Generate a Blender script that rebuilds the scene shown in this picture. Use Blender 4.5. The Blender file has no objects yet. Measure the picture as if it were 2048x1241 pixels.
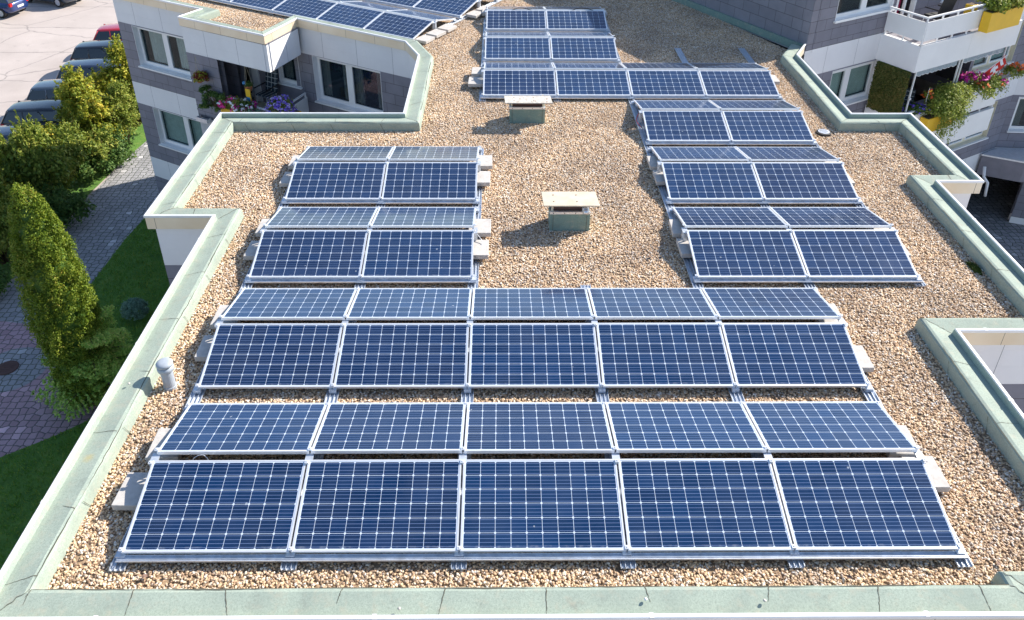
import bpy, math, random
import numpy as np
from mathutils import Vector, Matrix
R = math.radians
SC = bpy.context.scene
COL = SC.collection

# ------------------------------------------------------------------ camera
cam_d = bpy.data.cameras.new('camera')
cam = bpy.data.objects.new('camera', cam_d)
COL.objects.link(cam)
cam_d.sensor_width = 36
cam_d.lens = 1621.43 / 2048 * 36
cam_d.shift_x = 3.89 / 2048
cam_d.shift_y = -224.8 / 2048
cam_d.clip_end = 600
_p, _y, _r = 0.52156, 0.01297, 0.00686
_f = Vector((math.sin(_y) * math.cos(_p), math.cos(_y) * math.cos(_p), -math.sin(_p)))
_a = _f.cross(Vector((0, 0, 1))).normalized()
_u = _a.cross(_f)
_a2 = _a * math.cos(_r) + _u * math.sin(_r)
_u2 = -_a * math.sin(_r) + _u * math.cos(_r)
cam.matrix_world = Matrix(((_a2.x, _u2.x, -_f.x, -0.4214), (_a2.y, _u2.y, -_f.y, -5.2226),
                           (_a2.z, _u2.z, -_f.z, 7.0389), (0, 0, 0, 1)))
SC.camera = cam

# ------------------------------------------------------------------ light
SUN_EL, SUN_DIR = R(34.6), R(30)          # direction measured from +X
w = bpy.data.worlds.new('World')
SC.world = w
w.use_nodes = True
nt = w.node_tree
bg = nt.nodes['Background']
sky = nt.nodes.new('ShaderNodeTexSky')
sky.sky_type = 'NISHITA'
sky.sun_disc = False
sky.sun_elevation = SUN_EL
sky.sun_rotation = R(90) - SUN_DIR
sky.air_density = 1.0
sky.dust_density = 0.6
sky.ozone_density = 2.2
nt.links.new(sky.outputs[0], bg.inputs[0])
bg.inputs[1].default_value = 0.12
sd = bpy.data.lights.new('sun', 'SUN')
sd.energy = 5.0
sd.angle = R(0.5)
sd.color = (1.0, 0.935, 0.835)
sun = bpy.data.objects.new('sun', sd)
COL.objects.link(sun)
sv = Vector((math.cos(SUN_DIR) * math.cos(SUN_EL), math.sin(SUN_DIR) * math.cos(SUN_EL), math.sin(SUN_EL)))
sun.rotation_euler = sv.to_track_quat('Z', 'Y').to_euler()
sun.location = sv * 40
SC.view_settings.view_transform = 'Standard'
SC.view_settings.look = 'None'
SC.view_settings.exposure = 0.84
SC.view_settings.gamma = 1
SC.render.engine = 'CYCLES'

# ------------------------------------------------------------------ material helpers
class NT:
    def __init__(s, name):
        s.m = bpy.data.materials.new(name)
        s.m.use_nodes = True
        s.t = s.m.node_tree
        s.b = s.t.nodes['Principled BSDF']
    def n(s, typ, **kw):
        x = s.t.nodes.new('ShaderNode' + typ)
        for k, v in kw.items():
            if k in ('i',):
                for kk, vv in v.items():
                    s.set(x.inputs[kk], vv)
            else:
                setattr(x, k, v)
        return x
    def set(s, inp, v):
        if isinstance(v, bpy.types.NodeSocket):
            s.t.links.new(v, inp)
        else:
            inp.default_value = v
    def math(s, op, a, b=0.0, c=None):
        x = s.t.nodes.new('ShaderNodeMath')
        x.operation = op
        s.set(x.inputs[0], a)
        s.set(x.inputs[1], b)
        if c is not None:
            s.set(x.inputs[2], c)
        return x.outputs[0]
    def mix(s, f, a, b, mode='MIX'):
        x = s.t.nodes.new('ShaderNodeMix')
        x.data_type = 'RGBA'
        x.blend_type = mode
        s.set(x.inputs[0], f)
        s.set(x.inputs[6], a if not isinstance(a, tuple) else (*a[:3], 1))
        s.set(x.inputs[7], b if not isinstance(b, tuple) else (*b[:3], 1))
        return x.outputs[2]
    def ramp(s, f, stops, interp='LINEAR'):
        x = s.t.nodes.new('ShaderNodeValToRGB')
        x.color_ramp.interpolation = interp
        e = x.color_ramp.elements
        while len(e) < len(stops):
            e.new(0.5)
        for k, (p, c) in enumerate(stops):
            e[k].position = p
            e[k].color = (*c, 1) if len(c) == 3 else c
        s.set(x.inputs[0], f)
        return x.outputs[0]
    def obj(s):
        return s.n('TexCoord').outputs['Object']
    def pos(s):
        return s.n('NewGeometry').outputs['Position']
    def uv(s):
        return s.n('TexCoord').outputs['UV']
    def noise(s, vec, scale, detail=4, rough=0.55):
        x = s.n('TexNoise')
        s.set(x.inputs['Vector'], vec)
        x.inputs['Scale'].default_value = scale
        x.inputs['Detail'].default_value = detail
        x.inputs['Roughness'].default_value = rough
        return x.outputs['Fac']
    def bump(s, h, strength=0.3, dist=0.01):
        x = s.n('Bump')
        x.inputs['Strength'].default_value = strength
        x.inputs['Distance'].default_value = dist
        s.set(x.inputs['Height'], h)
        s.set(s.b.inputs['Normal'], x.outputs[0])
    def col(s, c):
        s.set(s.b.inputs['Base Color'], (*c, 1) if isinstance(c, tuple) and len(c) == 3 else c)
    def p(s, **kw):
        for k, v in kw.items():
            s.set(s.b.inputs[k.replace('_', ' ')], v)
        return s

def simple(name, c, rough=0.6, metal=0.0, var=0.12, scale=6.0, spec=0.5, bumpy=0.0):
    m = NT(name)
    n = m.noise(m.pos(), scale, 5)
    d = tuple(x * (1 - var) for x in c)
    u = tuple(min(1, x * (1 + var)) for x in c)
    m.col(m.ramp(n, [(0.3, d), (0.7, u)]))
    m.p(Roughness=rough, Metallic=metal)
    m.b.inputs['Specular IOR Level'].default_value = spec
    if bumpy:
        m.bump(m.noise(m.pos(), scale * 20, 3), bumpy, 0.004)
    return m.m

M = {}
# pebble
m = NT('pebble')
rnd = m.n('ObjectInfo').outputs['Random']
c = m.ramp(rnd, [(0.0, (0.20, 0.14, 0.10)), (0.10, (0.38, 0.27, 0.19)), (0.30, (0.60, 0.43, 0.28)),
                 (0.50, (0.70, 0.53, 0.36)), (0.70, (0.75, 0.60, 0.44)), (0.82, (0.52, 0.46, 0.42)), (0.92, (0.82, 0.74, 0.64)),
                 (1.0, (0.92, 0.88, 0.82))])
nz = m.noise(m.pos(), 60, 2)
c = m.mix(0.35, c, m.ramp(nz, [(0.3, (0.25, 0.2, 0.15)), (0.7, (0.75, 0.66, 0.54))]), 'OVERLAY')
patch = m.ramp(m.noise(m.pos(), 0.9, 3), [(0.35, (0.80, 0.79, 0.80)), (0.65, (1.10, 1.08, 1.04))])
c = m.mix(1.0, c, patch, 'MULTIPLY')
m.col(c); m.p(Roughness=0.75)
M['pebble'] = m.m
M['gravel_bed'] = simple('gravel_bed', (0.30, 0.21, 0.13), 0.95, scale=25, var=0.5)

def felt(name, base, dark):
    m = NT(name)
    v = m.pos()
    g = m.noise(v, 190, 2, 0.8)
    big = m.noise(v, 2.2, 5, 0.6)
    mid = m.noise(v, 9, 4, 0.65)
    g2 = m.noise(v, 55, 3, 0.75)
    g = m.math('ADD', m.math('MULTIPLY', g, 0.5), m.math('MULTIPLY', g2, 0.5))
    c = m.ramp(g, [(0.36, tuple(x * 0.70 for x in base)), (0.5, base), (0.64, tuple(min(1, x * 1.25) for x in base))])
    c = m.mix(m.ramp(big, [(0.38, (0, 0, 0)), (0.7, (0.55, 0.55, 0.55))]), c, dark)
    c = m.mix(m.ramp(mid, [(0.52, (0, 0, 0)), (0.75, (0.5, 0.5, 0.5))]), c, (0.42, 0.39, 0.30))
    c = m.mix(m.ramp(m.noise(v, 4.3, 6, 0.7), [(0.58, (0, 0, 0)), (0.72, (0.4, 0.4, 0.4))]), c, (0.16, 0.17, 0.15))
    # a rusty ochre stain on the left parapet
    sub = m.n('VectorMath', operation='DISTANCE')
    m.set(sub.inputs[0], v)
    sub.inputs[1].default_value = (-4.97, 1.15, 0.08)
    st = m.math('MULTIPLY', sub.outputs['Value'], 6.5)
    st = m.math('ADD', st, m.math('MULTIPLY', m.noise(v, 8, 4), 0.9))
    c = m.mix(m.ramp(st, [(0.45, (0.6, 0.6, 0.6)), (1.0, (0, 0, 0))]), c, (0.48, 0.36, 0.10))
    m.col(c); m.p(Roughness=0.9)
    m.bump(g, 0.5, 0.004)
    return m.m
M['felt'] = felt('roof_felt', (0.335, 0.395, 0.33), (0.225, 0.275, 0.24))
M['felt_dark'] = felt('upstand_felt', (0.20, 0.29, 0.25), (0.15, 0.21, 0.19))
M['crack'] = simple('crack', (0.10, 0.095, 0.07), 0.95)
M['alu'] = simple('aluminium', (0.74, 0.76, 0.79), 0.38, 0.55, 0.08, 8)
M['alu_frame'] = simple('panel_frame_metal', (0.80, 0.81, 0.83), 0.35, 0.45, 0.05, 8)
M['alu_rail'] = simple('galvanised', (0.62, 0.66, 0.72), 0.42, 0.6, 0.15, 14)
M['trim'] = simple('edge_trim', (0.80, 0.79, 0.78), 0.35, 0.2, 0.07, 3)

def fascia_mat():
    m = NT('fascia')
    v = m.pos()
    n = m.noise(v, 1.4, 4)
    c = m.ramp(n, [(0.3, (0.74, 0.60, 0.42)), (0.7, (0.84, 0.73, 0.56))])
    uv = m.n('SeparateXYZ'); m.set(uv.inputs[0], m.uv())
    fr = m.math('FRACT', m.math('DIVIDE', uv.outputs[0], 0.98))
    j = m.math('LESS_THAN', fr, 0.008)
    c = m.mix(j, c, (0.2, 0.16, 0.12))
    m.col(c); m.p(Roughness=0.40, Metallic=0.15)
    return m.m
M['fascia'] = fascia_mat()

def wall_mat():
    m = NT('cladding')
    sep = m.n('SeparateXYZ'); m.set(sep.inputs[0], m.uv())
    s, z = sep.outputs[0], sep.outputs[1]
    # white band  z in (-0.92-2.75k .. -0.16-2.75k)
    fr = m.math('FRACT', m.math('DIVIDE', m.math('ADD', z, 0.92 + 2.75 * 10), 2.75))
    band = m.math('LESS_THAN', fr, 0.765 / 2.75)
    br = m.n('TexBrick')
    m.set(br.inputs['Vector'], m.uv())
    br.inputs['Scale'].default_value = 1.0
    br.inputs['Brick Width'].default_value = 0.60
    br.inputs['Row Height'].default_value = 0.30
    br.inputs['Mortar Size'].default_value = 0.005
    br.inputs['Mortar Smooth'].default_value = 0.1
    br.inputs['Bias'].default_value = 0.0
    br.inputs['Color1'].default_value = (0.190, 0.188, 0.225, 1)
    br.inputs['Color2'].default_value = (0.225, 0.222, 0.262, 1)
    br.inputs['Mortar'].default_value = (0.05, 0.045, 0.055, 1)
    slate = m.mix(0.5, br.outputs['Color'], m.ramp(m.noise(m.pos(), 3, 5), [(0.3, (0.42, 0.42, 0.42)), (0.7, (0.58, 0.58, 0.58))]), 'OVERLAY')
    fj = m.math('FRACT', m.math('DIVIDE', m.math('ADD', s, 100.4), 1.22))
    joint = m.math('LESS_THAN', fj, 0.008)
    nz = m.noise(m.pos(), 1.1, 4)
    white = m.ramp(nz, [(0.3, (0.75, 0.74, 0.75)), (0.7, (0.81, 0.80, 0.80))])
    mp = m.n('Mapping'); m.set(mp.inputs[0], m.pos()); mp.inputs['Scale'].default_value = (2.5, 2.5, 0.7)
    white = m.mix(m.ramp(m.noise(mp.outputs[0], 1.0, 5, 0.7), [(0.48, (0, 0, 0)), (0.75, (0.10, 0.10, 0.10))]), white, (0.50, 0.48, 0.45))
    white = m.mix(joint, white, (0.25, 0.25, 0.27))
    edge = m.math('LESS_THAN', m.math('ABSOLUTE', m.math('SUBTRACT', fr, 0.765 / 2.75)), 0.003)
    c = m.mix(band, slate, white)
    c = m.mix(edge, c, (0.10, 0.10, 0.11))
    m.col(c); m.p(Roughness=0.6)
    m.b.inputs['Specular IOR Level'].default_value = 0.35
    hgt = m.math('ADD', m.math('MULTIPLY', br.outputs['Fac'], -1.0), m.math('MULTIPLY', band, 3))
    m.bump(hgt, 0.5, 0.006)
    return m.m
M['wall'] = wall_mat()
M['white_panel'] = simple('white_panel', (0.79, 0.79, 0.78), 0.5, 0, 0.04, 1.5)
M['white'] = simple('white_plastic', (0.80, 0.80, 0.80), 0.4, 0, 0.03, 2)
M['cream'] = simple('cream_render', (0.72, 0.66, 0.50), 0.7, 0, 0.06, 3)
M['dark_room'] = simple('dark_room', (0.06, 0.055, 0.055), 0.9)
M['slate_dark'] = simple('slate_dark', (0.21, 0.20, 0.23), 0.7, 0, 0.1, 3)
M['curtain'] = simple('curtain', (0.85, 0.83, 0.78), 0.9, 0, 0.12, 9)
M['curtain_green'] = simple('roller_blind', (0.55, 0.66, 0.60), 0.8, 0, 0.1, 5)
M['curtain_red'] = simple('red_curtain', (0.32, 0.02, 0.08), 0.9)
M['concrete'] = simple('ballast_concrete', (0.50, 0.47, 0.44), 0.9, 0, 0.12, 12, bumpy=0.4)
M['plank'] = simple('plank', (0.60, 0.52, 0.40), 0.8, 0, 0.13, 5)
M['plank_grey'] = simple('plank_grey', (0.55, 0.51, 0.45), 0.85, 0, 0.25, 14)
M['duct_dark'] = simple('duct_dark', (0.10, 0.05, 0.04), 0.8)
M['rust'] = simple('rust', (0.20, 0.12, 0.09), 0.8, 0, 0.3, 30)
M['pipe'] = simple('pipe_grey', (0.36, 0.40, 0.45), 0.5, 0, 0.1, 12)
M['black'] = simple('black_rubber', (0.015, 0.015, 0.016), 0.6)
M['yellow'] = simple('yellow_plastic', (0.80, 0.48, 0.02), 0.5, 0, 0.05, 4)
M['terracotta'] = simple('terracotta', (0.45, 0.17, 0.08), 0.8)
M['moss'] = simple('moss', (0.07, 0.10, 0.015), 0.95, 0, 0.4, 60)
M['awning'] = simple('awning_cloth', (0.30, 0.36, 0.40), 0.9, 0, 0.2, 30)
M['red_cloth'] = simple('red_cloth', (0.55, 0.03, 0.02), 0.8)
M['blue_glaze'] = simple('blue_glaze', (0.03, 0.20, 0.42), 0.3)
M['gold'] = simple('gold_cloth', (0.75, 0.45, 0.02), 0.8)
M['rope'] = simple('rope', (0.45, 0.40, 0.30), 0.9)
M['lawn_soil'] = None

def glass_mat(name, tint, mixf):
    m = NT(name)
    t = m.t
    m.col(tint); m.p(Roughness=0.03)
    m.b.inputs['Specular IOR Level'].default_value = 0.9
    tr = m.n('BsdfTransparent')
    tr.inputs[0].default_value = (0.92, 0.97, 0.97, 1)
    mx = m.n('MixShader')
    mx.inputs[0].default_value = mixf
    t.links.new(m.b.outputs[0], mx.inputs[1])
    t.links.new(tr.outputs[0], mx.inputs[2])
    t.links.new(mx.outputs[0], t.nodes['Material Output'].inputs[0])
    return m.m
M['pane'] = glass_mat('window_glass', (0.03, 0.05, 0.06), 0.80)
M['pane_dark'] = glass_mat('window_glass_dark', (0.015, 0.03, 0.045), 0.55)
M['car_glass'] = simple('car_glass', (0.01, 0.013, 0.015), 0.04, 0, 0.05, 3, 0.9)

def cell_mat():
    m = NT('solar_cells')
    sep = m.n('SeparateXYZ'); m.set(sep.inputs[0], m.obj())
    x, y = sep.outputs[0], sep.outputs[1]
    px, py = (1.65 - 0.055) / 10, (0.99 - 0.055) / 6
    fx = m.math('FRACT', m.math('DIVIDE', m.math('ADD', x, 1.65 / 2 - 0.0275), px))
    fy = m.math('FRACT', m.math('DIVIDE', m.math('ADD', y, -0.0275), py))
    ax = m.math('ABSOLUTE', m.math('SUBTRACT', fx, 0.5))
    ay = m.math('ABSOLUTE', m.math('SUBTRACT', fy, 0.5))
    gx = m.math('GREATER_THAN', ax, 0.5 - 0.0125)
    gy = m.math('GREATER_THAN', ay, 0.5 - 0.0125)
    dia = m.math('GREATER_THAN', m.math('ADD', ax, ay), 0.905)
    grid = m.math('MAXIMUM', m.math('MAXIMUM', gx, gy), dia)
    # border outside the cell field
    bx = m.math('GREATER_THAN', m.math('ABSOLUTE', x), 1.65 / 2 - 0.0275)
    by = m.math('GREATER_THAN', m.math('ABSOLUTE', m.math('SUBTRACT', y, 0.495)), 0.495 - 0.0275)
    grid = m.math('MAXIMUM', grid, m.math('MAXIMUM', bx, by))
    fb = m.math('FRACT', m.math('MULTIPLY', fy, 4))
    bus = m.math('LESS_THAN', m.math('ABSOLUTE', m.math('SUBTRACT', fb, 0.5)), 0.045)
    # per cell tone
    cell = m.n('CombineXYZ')
    m.set(cell.inputs[0], m.math('FLOOR', m.math('DIVIDE', m.math('ADD', x, 1.65 / 2 - 0.0275), px)))
    m.set(cell.inputs[1], m.math('FLOOR', m.math('DIVIDE', m.math('ADD', y, -0.0275), py)))
    m.set(cell.inputs[2], m.math('MULTIPLY', m.n('ObjectInfo').outputs['Random'], 50))
    wn = m.n('TexWhiteNoise'); m.set(wn.inputs['Vector'], cell.outputs[0])
    c = m.ramp(wn.outputs['Value'], [(0, (0.001, 0.016, 0.058)), (1, (0.003, 0.025, 0.085))])
    orr = m.n('ObjectInfo').outputs['Random']
    c = m.mix(1.0, c, m.ramp(orr, [(0, (0.62, 0.70, 0.78)), (1, (1.25, 1.18, 1.12))]), 'MULTIPLY')
    c = m.mix(m.math('MULTIPLY', bus, 0.6), c, (0.24, 0.34, 0.60))
    low = m.math('MULTIPLY', m.math('LESS_THAN', y, 0.055), m.ramp(m.noise(m.pos(), 14, 3), [(0.5, (0, 0, 0)), (0.7, (0.30, 0.30, 0.30))]))
    dust = m.math('ADD', low, m.ramp(m.noise(m.pos(), 1.6, 7, 0.7), [(0.35, (0.0, 0.0, 0.0)), (0.75, (0.06, 0.06, 0.06))]))
    drop = m.ramp(m.noise(m.pos(), 11, 1, 0.3), [(0.815, (0, 0, 0)), (0.83, (0.8, 0.8, 0.8))])
    dust = m.math('MAXIMUM', dust, drop)
    m.set(m.b.inputs['Roughness'], m.ramp(m.noise(m.pos(), 2.1, 5), [(0.3, (0.07, 0.07, 0.07)), (0.7, (0.20, 0.20, 0.20))]))
    c = m.mix(dust, c, (0.30, 0.33, 0.38))
    c = m.mix(m.math('MULTIPLY', grid, 0.9), c, (0.62, 0.70, 0.82))
    m.col(c)
    m.b.inputs['Specular IOR Level'].default_value = 0.5
    return m.m
M['cells'] = cell_mat()

def leaf_mat(name, stops, rough=0.6):
    m = NT(name)
    isl = m.n('NewGeometry').outputs['Random Per Island']
    n = m.noise(m.obj(), 1.3, 3)
    f = m.math('ADD', m.math('MULTIPLY', isl, 0.55), m.math('MULTIPLY', n, 0.6))
    m.col(m.ramp(f, stops))
    m.p(Roughness=rough)
    m.b.inputs['Specular IOR Level'].default_value = 0.3
    t = m.t
    tl = m.n('BsdfTranslucent')
    t.links.new(m.b.inputs['Base Color'].links[0].from_socket, tl.inputs[0])
    mx = m.n('MixShader'); mx.inputs[0].default_value = 0.3
    t.links.new(m.b.outputs[0], mx.inputs[1]); t.links.new(tl.outputs[0], mx.inputs[2])
    t.links.new(mx.outputs[0], t.nodes['Material Output'].inputs[0])
    return m.m
M['leaf_yellow'] = leaf_mat('leaf_yellow', [(0.2, (0.114, 0.179, 0.019)), (0.5, (0.277, 0.325, 0.033)), (0.75, (0.488, 0.455, 0.048)), (0.95, (0.650, 0.455, 0.065))])
M['leaf_mid'] = leaf_mat('leaf_mid', [(0.2, (0.08, 0.14, 0.022)), (0.5, (0.19, 0.26, 0.035)), (0.75, (0.33, 0.36, 0.06)), (0.95, (0.46, 0.40, 0.08))])
M['leaf_dark'] = leaf_mat('leaf_dark', [(0.2, (0.035, 0.088, 0.021)), (0.6, (0.088, 0.176, 0.035)), (0.9, (0.176, 0.246, 0.053))])
M['leaf_cypress'] = leaf_mat('leaf_cypress', [(0.15, (0.075, 0.135, 0.014)), (0.5, (0.15, 0.23, 0.02)), (0.8, (0.26, 0.31, 0.03)), (1.0, (0.40, 0.30, 0.06))])
M['leaf_juniper'] = leaf_mat('leaf_juniper', [(0.2, (0.200, 0.399, 0.080)), (0.6, (0.479, 0.700, 0.140)), (0.9, (0.700, 0.700, 0.200))])
M['leaf_blue'] = leaf_mat('leaf_blue', [(0.2, (0.090, 0.180, 0.126)), (0.8, (0.252, 0.396, 0.288))])
M['leaf_light'] = leaf_mat('leaf_light', [(0.2, (0.10, 0.17, 0.02)), (0.6, (0.26, 0.32, 0.05)), (0.9, (0.45, 0.45, 0.10))])
M['leaf_red'] = leaf_mat('leaf_red', [(0.2, (0.12, 0.01, 0.02)), (0.6, (0.25, 0.03, 0.02)), (0.9, (0.30, 0.10, 0.02))])
M['leaf_screen'] = leaf_mat('leaf_screen', [(0.2, (0.03, 0.05, 0.015)), (0.5, (0.09, 0.12, 0.02)), (0.75, (0.16, 0.15, 0.04)), (0.92, (0.25, 0.18, 0.05))])
M['bark'] = simple('bark', (0.12, 0.08, 0.05), 0.95, 0, 0.3, 20)
M['leaf_moss'] = leaf_mat('leaf_moss', [(0.2, (0.03, 0.05, 0.008)), (0.8, (0.10, 0.15, 0.02))])
def flower(name, c):
    M[name] = simple(name, c, 0.7, 0, 0.2, 40)
flower('petal_pink', (0.80, 0.05, 0.30)); flower('petal_white', (0.80, 0.80, 0.82)); flower('petal_violet', (0.20, 0.12, 0.62))
flower('petal_magenta', (0.50, 0.01, 0.25)); flower('petal_orange', (0.80, 0.16, 0.03)); flower('petal_lilac', (0.55, 0.45, 0.85))
M['grass'] = leaf_mat('grass_blades', [(0.2, (0.07, 0.19, 0.02)), (0.5, (0.14, 0.31, 0.035)), (0.9, (0.30, 0.36, 0.06))])

def paver_mat(name, c1, c2, joint, scale):
    m = NT(name)
    v = m.pos()
    wv = m.n('TexNoise'); m.set(wv.inputs['Vector'], v); wv.inputs['Scale'].default_value = 9
    off = m.n('VectorMath', operation='MULTIPLY_ADD')
    m.set(off.inputs[0], wv.outputs['Color']); off.inputs[1].default_value = (0.06, 0.06, 0.0)
    m.set(off.inputs[2], v)
    def vor(feature):
        x = m.n('TexVoronoi'); x.feature = feature; x.voronoi_dimensions = '2D'
        m.set(x.inputs['Vector'], off.outputs[0]); x.inputs['Scale'].default_value = scale
        x.inputs['Randomness'].default_value = 0.42
        return x
    e = vor('DISTANCE_TO_EDGE').outputs['Distance']
    cc = vor('F1').outputs['Color']
    sepc = m.n('SeparateColor'); m.set(sepc.inputs[0], cc)
    c = m.ramp(sepc.outputs[0], [(0, c1), (0.95, c2), (1.0, tuple(min(1, x * 1.8) for x in c2))])
    c = m.mix(m.ramp(m.noise(v, 1.2, 4), [(0.35, (0, 0, 0)), (0.7, (0.4, 0.4, 0.4))]), c, tuple(x * 0.6 for x in c1))
    jt = m.ramp(e, [(0.03, (1, 1, 1)), (0.08, (0, 0, 0))])
    c = m.mix(jt, c, joint)
    m.col(c); m.p(Roughness=0.85)
    m.bump(m.ramp(e, [(0.0, (0, 0, 0)), (0.12, (1, 1, 1))]), 0.6, 0.02)
    return m.m
M['paver_grey'] = paver_mat('paver_grey', (0.29, 0.285, 0.295), (0.38, 0.37, 0.38), (0.07, 0.085, 0.06), 4.6)
M['paver_red'] = paver_mat('paver_red', (0.40, 0.25, 0.27), (0.52, 0.34, 0.37), (0.10, 0.095, 0.09), 4.6)

def asphalt_mat():
    m = NT('parking_concrete')
    v = m.pos()
    n = m.noise(v, 0.35, 6, 0.6)
    c = m.ramp(n, [(0.3, (0.40, 0.345, 0.315)), (0.7, (0.50, 0.435, 0.40))])
    g = m.noise(v, 25, 3, 0.8)
    c = m.mix(0.35, c, m.ramp(g, [(0.3, (0.35, 0.35, 0.35)), (0.7, (0.65, 0.65, 0.65))]), 'OVERLAY')
    # broken slab joints and cracks
    wv = m.n('TexNoise'); m.set(wv.inputs['Vector'], v); wv.inputs['Scale'].default_value = 0.8; wv.inputs['Detail'].default_value = 6
    off = m.n('VectorMath', operation='MULTIPLY_ADD')
    m.set(off.inputs[0], wv.outputs['Color']); off.inputs[1].default_value = (0.8, 0.8, 0); m.set(off.inputs[2], v)
    x = m.n('TexVoronoi'); x.feature = 'DISTANCE_TO_EDGE'; x.voronoi_dimensions = '2D'
    m.set(x.inputs['Vector'], off.outputs[0]); x.inputs['Scale'].default_value = 0.16
    c = m.mix(m.ramp(x.outputs['Distance'], [(0.0, (0.55, 0.55, 0.55)), (0.012, (0, 0, 0))]), c, (0.12, 0.11, 0.11))
    st = m.noise(v, 1.3, 5, 0.7)
    c = m.mix(m.ramp(st, [(0.60, (0, 0, 0)), (0.78, (0.55, 0.55, 0.55))]), c, (0.22, 0.19, 0.18))
    sep = m.n('SeparateXYZ'); m.set(sep.inputs[0], off.outputs[0])
    fr = m.math('FRACT', m.math('DIVIDE', sep.outputs[1], 4.3))
    c = m.mix(m.math('MULTIPLY', m.math('LESS_THAN', fr, 0.018), 0.7), c, (0.15, 0.14, 0.13))
    m.col(c); m.p(Roughness=0.85)
    return m.m
M['parking'] = asphalt_mat()
m = NT('lawn_ground')
nn = m.noise(m.pos(), 2.2, 6, 0.7)
m.col(m.ramp(nn, [(0.3, (0.07, 0.17, 0.025)), (0.55, (0.13, 0.27, 0.04)), (0.75, (0.24, 0.30, 0.07))]))
m.p(Roughness=1.0)
m.bump(m.noise(m.pos(), 30, 4, 0.8), 1.0, 0.05)
M['lawn'] = m.m

# ------------------------------------------------------------------ mesh helpers
OFF = {}
class MB:
    def __init__(s):
        s.v, s.f, s.mi, s.uv = [], [], [], []
    def add(s, vs, fs, mi=0, uvs=None):
        o = len(s.v)
        s.v += [tuple(a) for a in vs]
        for k, f in enumerate(fs):
            s.f.append([o + i for i in f]); s.mi.append(mi)
            s.uv.append([uvs[i] for i in f] if uvs else [(0, 0)] * len(f))
    def box(s, c, size, mi=0, rz=0.0, mat=None):
        hx, hy, hz = size[0] / 2, size[1] / 2, size[2] / 2
        vs = []
        for z in (-hz, hz):
            for x, y in ((-hx, -hy), (hx, -hy), (hx, hy), (-hx, hy)):
                if mat is not None:
                    q = mat @ Vector((c[0] + x, c[1] + y, c[2] + z)); vs.append(q[:])
                else:
                    vs.append((c[0] + x * math.cos(rz) - y * math.sin(rz), c[1] + x * math.sin(rz) + y * math.cos(rz), c[2] + z))
        s.add(vs, [(0, 3, 2, 1), (4, 5, 6, 7), (0, 1, 5, 4), (1, 2, 6, 5), (2, 3, 7, 6), (3, 0, 4, 7)], mi)
    def tube(s, pts, r, mi=0, seg=8, cap=True):
        pts = [Vector(q) for q in pts]
        rings = []
        for k, q in enumerate(pts):
            d = (pts[min(k + 1, len(pts) - 1)] - pts[max(k - 1, 0)]).normalized()
            a = d.cross(Vector((0, 0, 1)))
            if a.length < 1e-3: a = d.cross(Vector((1, 0, 0)))
            a.normalize(); b = a.cross(d)
            rr = r[k] if isinstance(r, (list, tuple)) else r
            rings.append([(q + a * rr * math.cos(2 * math.pi * j / seg) + b * rr * math.sin(2 * math.pi * j / seg))[:] for j in range(seg)])
        vs = [v for ring in rings for v in ring]
        fs = []
        for k in range(len(rings) - 1):
            for j in range(seg):
                fs.append((k * seg + j, k * seg + (j + 1) % seg, (k + 1) * seg + (j + 1) % seg, (k + 1) * seg + j))
        if cap:
            fs.append(tuple(range(seg))[::-1]); fs.append(tuple((len(rings) - 1) * seg + j for j in range(seg)))
        s.add(vs, fs, mi)
    def lathe(s, prof, c=(0, 0, 0), seg=24, mi=0):
        vs = []
        for r, z in prof:
            for j in range(seg):
                a = 2 * math.pi * j / seg
                vs.append((c[0] + r * math.cos(a), c[1] + r * math.sin(a), c[2] + z))
        fs = []
        for k in range(len(prof) - 1):
            for j in range(seg):
                fs.append((k * seg + j, k * seg + (j + 1) % seg, (k + 1) * seg + (j + 1) % seg, (k + 1) * seg + j))
        fs.append(tuple(range(seg))[::-1]); fs.append(tuple((len(prof) - 1) * seg + j for j in range(seg)))
        s.add(vs, fs, mi)
    def poly(s, pts, mi=0):
        s.add(pts, [tuple(range(len(pts)))], mi, [(q[0], q[1]) for q in pts])
    def build(s, name, mats, parent=None, smooth=False, loc=None, bevel=0.0):
        me = bpy.data.meshes.new(name)
        off = Vector((0, 0, 0))
        if loc is not None: off = Vector(loc)
        elif parent is not None and parent.name in OFF: off = OFF[parent.name]
        me.from_pydata([tuple(Vector(q) - off) for q in s.v], [], s.f)
        if not isinstance(mats, (list, tuple)): mats = [mats]
        for x in mats: me.materials.append(x if not isinstance(x, str) else M[x])
        me.polygons.foreach_set('material_index', s.mi)
        ul = me.uv_layers.new(name='UVMap')
        flat = [c for f in s.uv for q in f for c in q]
        ul.data.foreach_set('uv', flat)
        if smooth: me.polygons.foreach_set('use_smooth', [True] * len(me.polygons))
        me.update()
        o = bpy.data.objects.new(name, me)
        COL.objects.link(o)
        if parent is not None and parent.name in OFF: OFF[o.name] = OFF[parent.name]
        if parent is not None:
            o.parent = parent
            if loc is not None: o.location = off
        elif loc is not None:
            o.location = off
        if bevel:
            b = o.modifiers.new('bevel', 'BEVEL'); b.width = bevel; b.segments = 2; b.limit_method = 'ANGLE'
        return o

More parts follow.
